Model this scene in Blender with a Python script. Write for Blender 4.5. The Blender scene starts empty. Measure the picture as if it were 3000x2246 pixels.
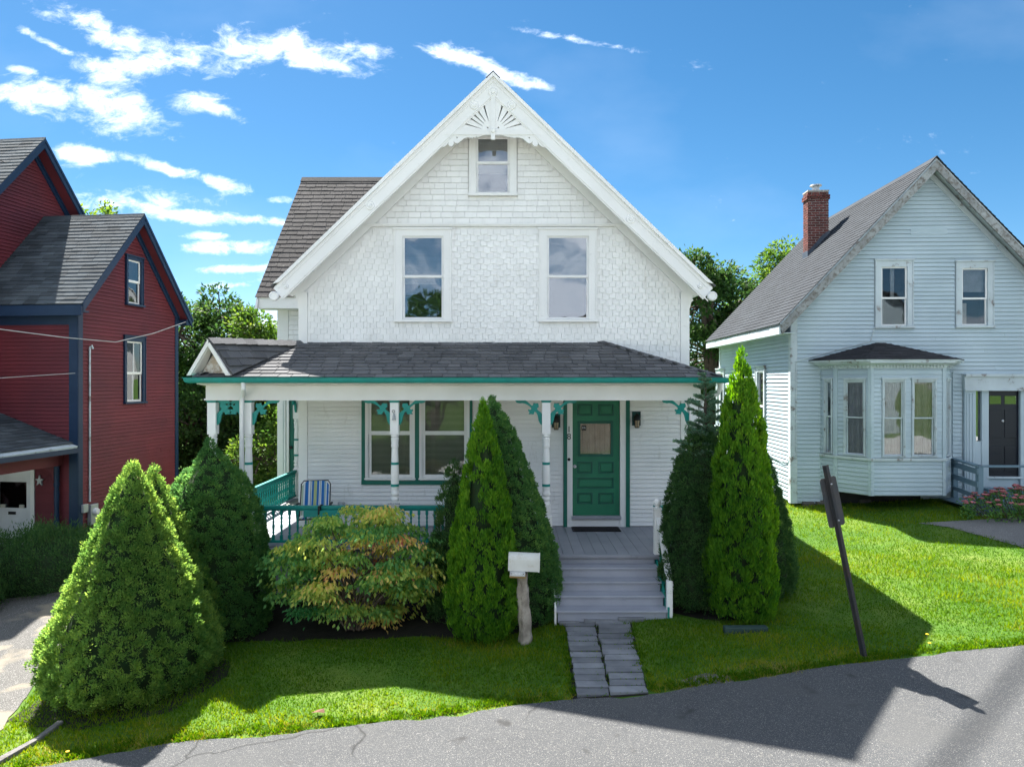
import bpy, math, random
import numpy as np
from mathutils import Vector, Matrix, noise
from mathutils.geometry import tessellate_polygon
random.seed(7); rng = np.random.default_rng(11)
R = math.radians
SC = bpy.context.scene
COL = SC.collection

# ------------------------------------------------------------------ camera, sky, sun, exposure
# units are metres; the camera hovers at the origin, looking level along +Y; the street lies about 4 m below it
cam_d = bpy.data.cameras.new('camera'); cam = bpy.data.objects.new('camera', cam_d); COL.objects.link(cam)
cam.location = (0, 0, 0); cam.rotation_euler = (R(90), 0, 0)
cam_d.sensor_width = 36; cam_d.lens = 36*2080/3000; cam_d.shift_y = -8/3000
cam_d.clip_start = .1; cam_d.clip_end = 3000
SC.camera = cam
SUN_EL = 52.2; SUN_AZ = -30.2          # azimuth from +Y towards +X
wd = bpy.data.worlds.new('World'); SC.world = wd; wd.use_nodes = True
nt = wd.node_tree; nt.nodes.clear(); N = nt.nodes.new; LK = nt.links.new
def sky_world():
    out = N('ShaderNodeOutputWorld'); bg = N('ShaderNodeBackground'); sky = N('ShaderNodeTexSky')
    sky.sky_type = 'NISHITA'; sky.sun_disc = False
    sky.sun_elevation = R(SUN_EL); sky.sun_rotation = R(SUN_AZ)
    sky.air_density = .8; sky.dust_density = .12; sky.ozone_density = 4.0
    bg.inputs['Strength'].default_value = .05
    tc = N('ShaderNodeTexCoord'); sep = N('ShaderNodeSeparateXYZ'); LK(tc.outputs['Generated'], sep.inputs[0])
    def M2(op, a, b=None, clamp=False):
        n = N('ShaderNodeMath'); n.operation = op; n.use_clamp = clamp
        for i, v in enumerate((a, b)):
            if v is None: continue
            if isinstance(v, (int, float)): n.inputs[i].default_value = v
            else: LK(v, n.inputs[i])
        return n.outputs[0]
    den = M2('MAXIMUM', M2('ABSOLUTE', sep.outputs[1]), .03)
    u = M2('DIVIDE', sep.outputs[0], den); v = M2('DIVIDE', sep.outputs[2], den)
    cmb = N('ShaderNodeCombineXYZ'); LK(u, cmb.inputs[0]); LK(v, cmb.inputs[1])
    # drifting cloud banks: centre, half-sizes and tilt, as slopes of the viewing direction
    banks = [(330,95,190,42,-22),(560,150,170,60,-3),(420,185,130,40,10),(760,130,190,55,-4),(930,165,200,46,-10),(1060,150,110,28,-5),
             (300,215,90,40,-20),(120,280,190,60,-8),(330,315,190,60,-12),(560,308,90,42,8),(630,320,80,24,-15),
             (1330,165,110,24,-14),(1470,215,90,22,-20),(1570,248,80,18,-5),(250,452,80,22,-8),(480,495,120,18,-16),(620,530,95,22,-18),
             (430,590,200,38,0),(560,632,170,26,-4),(770,645,110,15,-4),(830,585,45,12,0),(640,725,150,22,2),(700,788,100,13,0),
             (600,690,90,14,0),(780,905,100,90,5),(850,975,60,60,0),(660,838,90,13,0),(1700,120,150,12,-10),(60,205,60,16,-10),(130,120,90,14,-25)]
    tot = None
    for (px, py, rx, ry, a) in banks:
        mp = N('ShaderNodeMapping'); mp.vector_type = 'TEXTURE'
        mp.inputs['Location'].default_value = ((px-1500)/2080, (1115-py)/2080, 0)
        mp.inputs['Rotation'].default_value = (0, 0, R(a)); mp.inputs['Scale'].default_value = (rx/2080, ry/2080, 1)
        LK(cmb.outputs[0], mp.inputs[0])
        le = N('ShaderNodeVectorMath'); le.operation = 'LENGTH'; LK(mp.outputs[0], le.inputs[0])
        g = N('ShaderNodeMapRange'); g.interpolation_type = 'SMOOTHSTEP'
        g.inputs['From Min'].default_value = 2.0; g.inputs['From Max'].default_value = .1
        LK(le.outputs['Value'], g.inputs['Value'])
        tot = g.outputs[0] if tot is None else M2('MAXIMUM', tot, g.outputs[0])
    mp = N('ShaderNodeMapping'); mp.inputs['Scale'].default_value = (1, 1.9, 1); mp.inputs['Rotation'].default_value = (0, 0, R(8)); LK(cmb.outputs[0], mp.inputs[0])
    nz = N('ShaderNodeTexNoise'); nz.inputs['Scale'].default_value = 6.5; nz.inputs['Detail'].default_value = 10; nz.inputs['Roughness'].default_value = .66
    nz.inputs['Distortion'].default_value = .35; LK(mp.outputs[0], nz.inputs['Vector'])
    # unseen cloud cover added beyond the view, thicker, to raise the fill light
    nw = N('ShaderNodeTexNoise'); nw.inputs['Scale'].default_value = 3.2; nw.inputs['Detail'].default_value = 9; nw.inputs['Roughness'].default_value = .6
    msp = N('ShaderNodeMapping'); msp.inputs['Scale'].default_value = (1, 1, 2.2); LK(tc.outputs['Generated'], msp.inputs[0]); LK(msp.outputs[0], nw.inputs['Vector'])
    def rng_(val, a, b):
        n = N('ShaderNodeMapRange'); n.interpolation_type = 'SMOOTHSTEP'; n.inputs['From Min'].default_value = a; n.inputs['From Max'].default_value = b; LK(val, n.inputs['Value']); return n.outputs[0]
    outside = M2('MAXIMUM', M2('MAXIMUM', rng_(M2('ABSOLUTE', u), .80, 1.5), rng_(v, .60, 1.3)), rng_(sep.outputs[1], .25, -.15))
    fill_clouds = M2('MULTIPLY', M2('MULTIPLY', rng_(nw.outputs[0], .44, .60), outside), .95)
    nf = N('ShaderNodeTexNoise'); nf.inputs['Scale'].default_value = 24; nf.inputs['Detail'].default_value = 8; nf.inputs['Roughness'].default_value = .7; nf.inputs['Distortion'].default_value = .6; LK(mp.outputs[0], nf.inputs['Vector'])
    d = M2('ADD', M2('ADD', M2('MULTIPLY', tot, .86), M2('MULTIPLY', nz.outputs[0], 2.3)), M2('MULTIPLY', M2('SUBTRACT', nf.outputs[0], .5), 1.5))
    mr = N('ShaderNodeMapRange'); mr.interpolation_type = 'SMOOTHSTEP'; mr.inputs['From Min'].default_value = 1.48; mr.inputs['From Max'].default_value = 2.42
    LK(d, mr.inputs['Value'])
    n2 = N('ShaderNodeTexNoise'); n2.inputs['Scale'].default_value = 2.2; n2.inputs['Detail'].default_value = 6; LK(mp.outputs[0], n2.inputs['Vector'])
    veil = N('ShaderNodeMapRange'); veil.inputs['From Min'].default_value = .5; veil.inputs['From Max'].default_value = .85; veil.inputs['To Max'].default_value = .10
    LK(n2.outputs[0], veil.inputs['Value'])
    cov = M2('MAXIMUM', M2('MULTIPLY', mr.outputs[0], M2('SUBTRACT', 1.0, outside)), M2('MAXIMUM', fill_clouds, veil.outputs[0]))
    up = N('ShaderNodeMapRange'); up.inputs['From Min'].default_value = -.01; up.inputs['From Max'].default_value = .04; LK(sep.outputs[2], up.inputs['Value'])
    cov = M2('MULTIPLY', cov, up.outputs[0])
    hs = N('ShaderNodeHueSaturation'); hs.inputs['Hue'].default_value = .49; hs.inputs['Saturation'].default_value = 1.22; hs.inputs['Value'].default_value = .46
    LK(sky.outputs[0], hs.inputs['Color'])
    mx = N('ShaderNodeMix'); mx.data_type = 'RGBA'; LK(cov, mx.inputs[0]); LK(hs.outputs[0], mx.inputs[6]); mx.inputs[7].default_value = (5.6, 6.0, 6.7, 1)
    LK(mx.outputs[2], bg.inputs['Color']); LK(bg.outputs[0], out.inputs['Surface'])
sky_world()
sun_d = bpy.data.lights.new('sun', 'SUN'); sun = bpy.data.objects.new('sun', sun_d); COL.objects.link(sun)
sun_d.energy = 2.8; sun_d.angle = R(.53); sun_d.color = (1, .955, .89)
sdir = Vector((math.sin(R(SUN_AZ))*math.cos(R(SUN_EL)), math.cos(R(SUN_AZ))*math.cos(R(SUN_EL)), math.sin(R(SUN_EL))))
sun.rotation_euler = sdir.to_track_quat('Z', 'Y').to_euler(); sun.location = sdir*60
SC.view_settings.view_transform = 'Standard'; SC.view_settings.look = 'None'
SC.view_settings.exposure = 2.78; SC.view_settings.gamma = 1; SC.view_settings.use_curve_mapping = False
SC.render.engine = 'CYCLES'; SC.cycles.use_denoising = True; SC.cycles.max_bounces = 8; SC.cycles.transparent_max_bounces = 12
SC.cycles.sample_clamp_indirect = 6

# ------------------------------------------------------------------ materials
def mat(name, c1, c2=None, rough=.65, scale=3, bump=.15, bscale=60, spec=.3, rand=.08, dirt=None, metal=0, streak=None, trans=0):
    m = bpy.data.materials.new(name); m.use_nodes = True; t = m.node_tree; t.nodes.clear(); n = t.nodes.new; L = t.links.new
    out = n('ShaderNodeOutputMaterial'); b = n('ShaderNodeBsdfPrincipled'); geo = n('ShaderNodeNewGeometry'); oi = n('ShaderNodeObjectInfo')
    b.inputs['Roughness'].default_value = rough; b.inputs['Metallic'].default_value = metal; b.inputs['Specular IOR Level'].default_value = spec
    nz = n('ShaderNodeTexNoise'); nz.inputs['Scale'].default_value = scale; nz.inputs['Detail'].default_value = 6; L(geo.outputs['Position'], nz.inputs['Vector'])
    ramp = n('ShaderNodeMapRange'); ramp.inputs['From Min'].default_value = .35; ramp.inputs['From Max'].default_value = .65; L(nz.outputs[0], ramp.inputs['Value'])
    mx = n('ShaderNodeMix'); mx.data_type = 'RGBA'; L(ramp.outputs[0], mx.inputs[0])
    mx.inputs[6].default_value = (*c1, 1); mx.inputs[7].default_value = (*(c2 or [x*.86 for x in c1]), 1)
    col = mx.outputs[2]
    if dirt:
        dc, lo, hi, ds, sz = dirt
        mp = n('ShaderNodeMapping'); mp.inputs['Scale'].default_value = sz; L(geo.outputs['Position'], mp.inputs[0])
        dn = n('ShaderNodeTexNoise'); dn.inputs['Scale'].default_value = ds; dn.inputs['Detail'].default_value = 8; dn.inputs['Roughness'].default_value = .7; L(mp.outputs[0], dn.inputs['Vector'])
        dr = n('ShaderNodeMapRange'); dr.inputs['From Min'].default_value = lo; dr.inputs['From Max'].default_value = hi; L(dn.outputs[0], dr.inputs['Value'])
        m2 = n('ShaderNodeMix'); m2.data_type = 'RGBA'; L(dr.outputs[0], m2.inputs[0]); L(col, m2.inputs[6]); m2.inputs[7].default_value = (*dc, 1); col = m2.outputs[2]
    if rand:
        a = n('ShaderNodeMath'); a.operation = 'ADD'; L(oi.outputs['Random'], a.inputs[0]); L(geo.outputs['Random Per Island'], a.inputs[1])
        f = n('ShaderNodeMath'); f.operation = 'FRACT'; L(a.outputs[0], f.inputs[0])
        r = n('ShaderNodeMapRange'); r.inputs['To Min'].default_value = 1-rand; r.inputs['To Max'].default_value = 1+rand; L(f.outputs[0], r.inputs['Value'])
        h = n('ShaderNodeHueSaturation'); L(r.outputs[0], h.inputs['Value']); L(col, h.inputs['Color']); col = h.outputs[0]
    L(col, b.inputs['Base Color'])
    if bump:
        bn = n('ShaderNodeTexNoise'); bn.inputs['Scale'].default_value = bscale; bn.inputs['Detail'].default_value = 5; L(geo.outputs['Position'], bn.inputs['Vector'])
        bp = n('ShaderNodeBump'); bp.inputs['Strength'].default_value = bump; bp.inputs['Distance'].default_value = .01; L(bn.outputs[0], bp.inputs['Height']); L(bp.outputs[0], b.inputs['Normal'])
    L(b.outputs[0], out.inputs['Surface'])
    return m
WHITE = mat('white_paint', (.83,.83,.81), (.77,.77,.75), .55, .9, .12, 30, rand=.02, dirt=((.52,.50,.46), .62, .80, 3, (1,1,3)))
WCLAP = mat('white_clapboard_paint', (.83,.83,.82), (.77,.77,.76), .6, 1.3, .12, 30, rand=.035, dirt=((.50,.49,.45), .58, .80, 3.5, (1.5,1.5,.5)))
WSHIN = mat('white_shingle_paint', (.83,.83,.81), (.77,.77,.75), .7, 1.1, .25, 45, rand=.04, dirt=((.54,.52,.47), .60, .82, 3, (1.6,1.6,.5)))
CREAM = mat('peeling_white_trim', (.76,.75,.71), (.68,.67,.62), .6, 1.5, .15, 40, rand=.03, dirt=((.33,.29,.23), .68, .73, 6, (1,1,5)))
SASHW = mat('white_sash', (.78,.78,.77), (.72,.72,.71), .4, 4, .04, 30, rand=.02)
TEAL = mat('teal_paint', (.010,.26,.22), (.012,.22,.19), .45, 6, .1, 40, rand=.05, dirt=((.30,.42,.40), .70, .76, 8, (1,1,1)))
GREEN = mat('green_door_paint', (.018,.19,.10), (.015,.16,.09), .45, 3, .08, 50, rand=.03)
GREEND = mat('green_door_moulding', (.010,.12,.085), (.010,.10,.07), .45, 3, .08, 50, rand=.03)
TRIMG = mat('green_trim_paint', (.010,.15,.105), (.010,.12,.085), .5, 3, .1, 40, rand=.03)
PGREY = mat('grey_deck_paint', (.33,.34,.38), (.28,.29,.33), .6, 2, .12, 40, rand=.05, dirt=((.2,.2,.21), .62, .8, 4, (1,1,1)))
PFLOOR = mat('grey_porch_floor_paint', (.27,.28,.32), (.22,.235,.27), .5, 2, .12, 40, rand=.06, dirt=((.15,.15,.16), .62, .8, 4, (1,1,1)))
ROOF = mat('asphalt_shingle', (.125,.125,.128), (.088,.090,.095), .92, 1.2, .5, 220, rand=.22, dirt=((.18,.17,.16), .56, .85, 60, (1,1,1)))
OLDROOF = mat('worn_asphalt_shingle', (.046,.043,.043), (.031,.030,.031), .92, 2, .5, 200, rand=.2, dirt=((.14,.135,.12), .60, .70, 3.2, (1,1,2.5)))
GREYROOF = mat('pale_grey_shingle', (.027,.033,.041), (.020,.025,.032), .92, .8, .4, 200, rand=.12, dirt=((.045,.048,.052), .6, .85, 50, (1,1,1)))
BLUROOF = mat('slate_coloured_shingle', (.070,.084,.094), (.046,.058,.068), .92, 1.5, .4, 200, rand=.3, dirt=((.095,.10,.105), .58, .8, 40, (1,1,1)))
RED = mat('barn_red_clapboard', (.150,.026,.034), (.105,.022,.030), .6, .7, .12, 40, rand=.06, dirt=((.45,.36,.35), .77, .80, 6, (1,1,5)))
NAVY = mat('navy_trim_paint', (.010,.028,.066), (.014,.035,.078), .45, 2, .15, 40, rand=.05, dirt=((.2,.24,.30), .68, .8, 7, (1,1,4)))
PALE = mat('pale_blue_white_clapboard', (.45,.54,.59), (.39,.48,.53), .6, 1, .15, 30, rand=.04, dirt=((.40,.43,.44), .62, .78, 3, (1,1,7)))
PALET = mat('weathered_white_trim', (.52,.59,.62), (.42,.48,.51), .6, 2, .2, 40, rand=.03, dirt=((.22,.20,.19), .57, .64, 4, (1,1,1)))
BLUEG = mat('blue_grey_rail_paint', (.14,.22,.27), (.12,.19,.24), .5, 2, .1, 40)
BRICK = mat('chimney_brick', (.165,.045,.036), (.115,.036,.032), .85, 9, .4, 90, rand=.3)
MORTAR = mat('mortar', (.48,.44,.40), (.38,.35,.32), .95, 12, .4, 90)
LEAD = mat('flashing_metal', (.10,.12,.15), (.07,.085,.11), .5, 4, .1, 20, metal=.3)
DARK = mat('dim_room', (.035,.036,.038), (.022,.022,.024), .9, 2, 0, rand=0)
IRON = mat('dark_iron', (.02,.02,.022), (.03,.027,.025), .45, 8, .2, 60, metal=.4)
STEEL = mat('rusting_sign_steel', (.040,.045,.050), (.055,.050,.048), .6, 6, .3, 60, metal=.3, dirt=((.08,.040,.028), .60, .72, 5, (1,1,1)))
GALV = mat('galvanised_metal', (.46,.48,.50), (.38,.40,.42), .42, 6, .06, 40, metal=.35)
DRIFT = mat('weathered_log', (.36,.32,.27), (.21,.18,.15), .85, 9, .7, 25, dirt=((.12,.10,.08), .56, .66, 9, (1,1,.25)))
YWOOD = mat('yellowed_plank', (.38,.25,.09), (.30,.19,.07), .7, 9, .2, 40)
BARK = mat('bark', (.11,.085,.065), (.06,.048,.038), .9, 9, .8, 30)
SOIL = mat('dark_soil', (.018,.016,.011), (.011,.010,.007), .95, 9, .8, 40, rand=0)
STONE = mat('slate_paving', (.19,.198,.21), (.135,.143,.155), .85, 5, .4, 60, rand=.22, dirt=((.25,.245,.23), .6, .8, 10, (1,1,1)))
GRANITE = mat('granite', (.17,.16,.155), (.11,.105,.10), .85, 12, .5, 60, dirt=((.10,.09,.08), .58, .66, 7, (1,1,1)))
ROCK = mat('foundation_rock', (.12,.11,.10), (.07,.065,.06), .95, 5, .8, 20, rand=.25)
BLACK = mat('black_letter', (.012,.012,.013), rough=.5, bump=0, rand=0)
LETTER = mat('pale_letter', (.8,.82,.85), rough=.5, bump=0, rand=0)
RUBBER = mat('black_rubber_mat', (.012,.012,.014), (.02,.02,.022), .8, 30, .8, 90)
CURT = mat('lace_curtain', (.55,.53,.47), (.45,.43,.38), .8, 6, .15, 60, rand=.05)
CURTG = mat('grey_curtain', (.42,.45,.46), (.32,.35,.36), .8, 6, .15, 60, rand=.05)
BLIND = mat('window_blind', (.62,.62,.58), (.55,.55,.52), .5, 3, 0, rand=.04)
LAMPGL = mat('lantern_glass', (.42,.33,.22), (.3,.22,.14), .2, 12, .1, 30, spec=.6)
WIREM = mat('cable_sheath', (.5,.5,.5), rough=.5, bump=0)
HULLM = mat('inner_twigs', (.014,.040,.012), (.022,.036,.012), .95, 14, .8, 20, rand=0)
PINK = mat('sedum_flower', (.42,.13,.15), (.30,.12,.11), .8, 20, .3, 60, rand=.2)
YEL = mat('dandelion_yellow', (.8,.5,.02), rough=.7, bump=0)
def glass_mat(name, base, tint=(1,1,1), wav=.4):
    m = bpy.data.materials.new(name); m.use_nodes = True; t = m.node_tree; t.nodes.clear(); n = t.nodes.new; L = t.links.new
    out = n('ShaderNodeOutputMaterial'); tr = n('ShaderNodeBsdfTransparent'); gl = n('ShaderNodeBsdfGlossy'); mx = n('ShaderNodeMixShader')
    gl.inputs['Roughness'].default_value = .02; gl.inputs['Color'].default_value = (.9,.95,1,1); tr.inputs['Color'].default_value = (*[.86*c for c in tint], 1)
    fr = n('ShaderNodeFresnel'); fr.inputs['IOR'].default_value = 1.5
    a = n('ShaderNodeMath'); a.operation = 'ADD'; a.inputs[1].default_value = base; L(fr.outputs[0], a.inputs[0])
    geo = n('ShaderNodeNewGeometry'); nz = n('ShaderNodeTexNoise'); nz.inputs['Scale'].default_value = 1.7; nz.inputs['Detail'].default_value = 1; L(geo.outputs['Position'], nz.inputs['Vector'])
    bp = n('ShaderNodeBump'); bp.inputs['Strength'].default_value = wav; bp.inputs['Distance'].default_value = .04; L(nz.outputs[0], bp.inputs['Height']); L(bp.outputs[0], gl.inputs['Normal'])
    L(a.outputs[0], mx.inputs[0]); L(tr.outputs[0], mx.inputs[1]); L(gl.outputs[0], mx.inputs[2]); L(mx.outputs[0], out.inputs['Surface'])
    return m
GLASS = glass_mat('window_glass', .11, wav=.22)
GLASSD = glass_mat('dim_window_glass', .005, wav=.1)
def leaf_mat(name, stops, trans=.35, rough=.6, spec=.12):
    m = bpy.data.materials.new(name); m.use_nodes = True; t = m.node_tree; t.nodes.clear(); n = t.nodes.new; L = t.links.new
    out = n('ShaderNodeOutputMaterial'); b = n('ShaderNodeBsdfPrincipled'); tl = n('ShaderNodeBsdfTranslucent'); mx = n('ShaderNodeMixShader')
    at = n('ShaderNodeAttribute'); at.attribute_name = 'tint'; cr = n('ShaderNodeValToRGB')
    el = cr.color_ramp.elements
    while len(el) < len(stops): el.new(.5)
    for e, (p, c) in zip(el, stops): e.position = p; e.color = (*c, 1)
    L(at.outputs['Fac'], cr.inputs[0]); L(cr.outputs[0], b.inputs['Base Color']); b.inputs['Roughness'].default_value = rough; b.inputs['Specular IOR Level'].default_value = spec
    h = n('ShaderNodeHueSaturation'); h.inputs['Value'].default_value = 2.4; h.inputs['Saturation'].default_value = 1.1; h.inputs['Hue'].default_value = .485
    L(cr.outputs[0], h.inputs['Color']); L(h.outputs[0], tl.inputs['Color'])
    mx.inputs[0].default_value = trans; L(b.outputs[0], mx.inputs[1]); L(tl.outputs[0], mx.inputs[2]); L(mx.outputs[0], out.inputs['Surface'])
    return m

# ------------------------------------------------------------------ object helpers
WM = {}
def setpar(o, parent, M=None):
    M = M or Matrix.Identity(4)
    if parent is not None:
        o.parent = parent; o.matrix_parent_inverse = WM[parent.name].inverted()
    o.matrix_basis = M; WM[o.name] = M
def tag(o, label=None, cat=None, group=None, kind=None):
    for k, v in (('label', label), ('category', cat), ('group', group), ('kind', kind)):
        if v: o[k] = v
    return o
def thing(name, loc, label, cat, group=None):
    o = bpy.data.objects.new(name, None); COL.objects.link(o); o.empty_display_size = .2
    setpar(o, None, Matrix.Translation(loc)); return tag(o, label, cat, group)
def Fr(x, y, z=0, yaw=0):            # wall frame: local x along the wall, y inward, z up
    return Matrix.Translation((x, y, z)) @ Matrix.Rotation(R(yaw), 4, 'Z')
class MB:
    def __init__(s): s.v = []; s.f = []
    def add(s, M, vs, fs):
        k = len(s.v); s.v += [tuple(M @ Vector(p)) for p in vs]; s.f += [tuple(i+k for i in f) for f in fs]; return s
    def box(s, M, x0, x1, y0, y1, z0, z1):
        return s.add(M, [(x0,y0,z0),(x1,y0,z0),(x1,y1,z0),(x0,y1,z0),(x0,y0,z1),(x1,y0,z1),(x1,y1,z1),(x0,y1,z1)],
                     [(0,3,2,1),(4,5,6,7),(0,1,5,4),(1,2,6,5),(2,3,7,6),(3,0,4,7)])
    def prism(s, M, pts, y0, y1, holes=()):      # outline in local x,z, thickness along local y
        loops = [list(pts)] + [list(h) for h in holes]
        def area(l): return sum(l[i][0]*l[(i+1) % len(l)][1]-l[(i+1) % len(l)][0]*l[i][1] for i in range(len(l)))
        if area(loops[0]) < 0: loops[0].reverse()
        for i in range(1, len(loops)):
            if area(loops[i]) > 0: loops[i].reverse()
        flat = [p for l in loops for p in l]; n = len(flat)
        tris = tessellate_polygon([[Vector((p[0], p[1], 0)) for p in l] for l in loops])
        vs = [(p[0], y0, p[1]) for p in flat]+[(p[0], y1, p[1]) for p in flat]; fs = []
        for t in tris:
            a, b, c = [flat[i] for i in t]
            if (b[0]-a[0])*(c[1]-a[1])-(c[0]-a[0])*(b[1]-a[1]) < 0: t = (t[0], t[2], t[1])
            fs += [tuple(t), (t[2]+n, t[1]+n, t[0]+n)]
        k = 0
        for l in loops:
            m = len(l)
            for i in range(m):
                j = (i+1) % m; fs.append((k+j, k+i, k+i+n, k+j+n))
            k += m
        return s.add(M, vs, fs)
    def slab(s, pts3, t):                         # planar polygon thickened downwards along its normal
        P = [Vector(p) for p in pts3]; nrm = Vector((0,0,0))
        for i in range(len(P)): nrm += P[i].cross(P[(i+1) % len(P)])
        nrm.normalize(); n = len(P)
        if nrm.z < 0: P.reverse(); nrm = -nrm
        Q = [p-nrm*t for p in P]
        return s.add(Matrix.Identity(4), [tuple(p) for p in P+Q], [tuple(range(n)), tuple(range(2*n-1, n-1, -1))]+[(i, i+n, (i+1) % n+n, (i+1) % n) for i in range(n)])
    def tube(s, pts, r, n=8):
        P = [Vector(p) for p in pts]; k = len(s.v); rr = r if isinstance(r, (list, tuple)) else [r]*len(P)
        up = None
        for i, p in enumerate(P):
            d = (P[min(i+1, len(P)-1)]-P[max(i-1, 0)]).normalized()
            if up is None: up = Vector((0,0,1)) if abs(d.z) < .9 else Vector((1,0,0))
            a = d.cross(up).normalized(); b = a.cross(d).normalized(); up = b
            for j in range(n):
                t = 2*math.pi*j/n; s.v.append(tuple(p+(a*math.cos(t)+b*math.sin(t))*rr[i]))
        for i in range(len(P)-1):
            for j in range(n): s.f.append((k+i*n+j, k+i*n+(j+1) % n, k+(i+1)*n+(j+1) % n, k+(i+1)*n+j))
        s.f.append(tuple(k+j for j in reversed(range(n)))); s.f.append(tuple(k+(len(P)-1)*n+j for j in range(n))); return s
    def lathe(s, M, prof, n=12):
        k = len(s.v); vs = []
        for (r, z) in prof:
            for j in range(n):
                t = 2*math.pi*(j+.5)/n; vs.append((r*math.cos(t), r*math.sin(t), z))
        fs = [(i*n+j, i*n+(j+1) % n, (i+1)*n+(j+1) % n, (i+1)*n+j) for i in range(len(prof)-1) for j in range(n)]
        fs += [tuple(reversed(range(n))), tuple((len(prof)-1)*n+j for j in range(n))]
        return s.add(M, vs, fs)
    def build(s, name, m, parent=None, smooth=False, kind=None, label=None, bevel=0):
        me = bpy.data.meshes.new(name); me.from_pydata(s.v, [], s.f); me.materials.append(m)
        if smooth: me.polygons.foreach_set('use_smooth', [True]*len(me.polygons)); me.set_sharp_from_angle(angle=R(40))
        o = bpy.data.objects.new(name, me); COL.objects.link(o); setpar(o, parent)
        if bevel:
            b = o.modifiers.new('bevel', 'BEVEL'); b.width = bevel; b.segments = 2; b.limit_method = 'ANGLE'
        return tag(o, label=label, kind=kind)
def wedge(poly, y_lo=-1, y_hi=-.25):
    # unit piece: outline in x,z (0..1), thick at the bottom edge and thin at the top, back face on y=0
    n = len(poly); yy = lambda z: y_lo+(y_hi-y_lo)*max(0, min(1, z))
    vs = [(x, yy(z), z) for x, z in poly]+[(x, .0, z) for x, z in poly]
    fs = [tuple(range(n)), tuple(range(2*n-1, n-1, -1))]+[(i, i+n, (i+1) % n+n, (i+1) % n) for i in range(n)]
    return vs, fs
def unit_mesh(name, poly, m, **k):
    me = bpy.data.meshes.new(name); v, f = wedge(poly, **k); me.from_pydata(v, [], f); me.materials.append(m); return me
SQ = [(0,0),(1,0),(1,1),(0,1)]
def scal(n=3):
    p = []
    for i in range(n):
        for a in range(0, 5):
            t = math.pi*(1+a/4*1.0); p.append(((i+.5+.5*math.cos(t))/n, .14+.14*math.sin(t)))
    q = [p[0]]
    for a in p[1:]:
        if abs(a[0]-q[-1][0])+abs(a[1]-q[-1][1]) > 1e-6: q.append(a)
    return q+[(1,1),(0,1)]
class Pieces:
    def __init__(s, name, limit=300): s.name = name; s.items = []; s.limit = limit; s.sub = None
    def add(s, parent, mesh, M, score=None):
        if score is None:
            c = M @ Vector((.5,0,.5)); a = M.col[0].length*M.col[2].length
            vis = M.col[1].to_3d().normalized().dot(c.normalized())       # local +y points inward, away from the street
            score = a/c.length_squared*(1 if vis > .02 and abs(c.x/max(c.y,.1)) < .76 else 1e-3)
        s.items.append((score, parent, mesh, M))
    def flush(s):
        s.items.sort(key=lambda t: -t[0]); rest = s.items[s.limit:]
        for sc, par, me, M in s.items[:s.limit]:
            o = bpy.data.objects.new(s.name, me); COL.objects.link(o); o.parent = par; o.matrix_parent_inverse = WM[par.name].inverted(); o.matrix_basis = M
        by = {}
        for sc, par, me, M in rest: by.setdefault(me.materials[0].name, []).append((par, me, M))
        for k, l in by.items():
            mb = MB()
            for par, me, M in l: mb.add(M, [v.co for v in me.vertices], [tuple(p.vertices) for p in me.polygons])
            mb.build(s.name+'_rows' if not s.name.endswith('s') else s.name, bpy.data.materials[k], l[0][0], kind='stuff')
def scan(poly, z):
    xs = []
    for i in range(len(poly)):
        (x0, z0), (x1, z1) = poly[i], poly[(i+1) % len(poly)]
        if (z0 <= z) != (z1 <= z): xs.append(x0+(z-z0)/(z1-z0)*(x1-x0))
    xs.sort(); return [(xs[i], xs[i+1]) for i in range(0, len(xs)-1, 2)]
def isect(A, B):
    return [(max(a[0], b[0]), min(a[1], b[1])) for a in A for b in B if min(a[1], b[1])-max(a[0], b[0]) > .015]
def cut(iv, holes, z0, z1):
    """split the row z0..z1 over the x-intervals into rectangles that avoid the holes"""
    out = []
    for (a, b) in iv:
        segs = [(a, b, z0, z1)]
        for (hx0, hx1, hz0, hz1) in holes:
            new = []
            for (x0, x1, q0, q1) in segs:
                if hx1 <= x0 or hx0 >= x1 or hz1 <= q0 or hz0 >= q1: new.append((x0, x1, q0, q1)); continue
                if hx0 > x0: new.append((x0, hx0, q0, q1))
                if hx1 < x1: new.append((hx1, x1, q0, q1))
                m0, m1 = max(x0, hx0), min(x1, hx1)
                if hz0 > q0: new.append((m0, m1, q0, hz0))
                if hz1 < q1: new.append((m0, m1, hz1, q1))
            segs = new
        out += [s for s in segs if s[1]-s[0] > .012 and s[3]-s[2] > .012]
    return out
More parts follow.
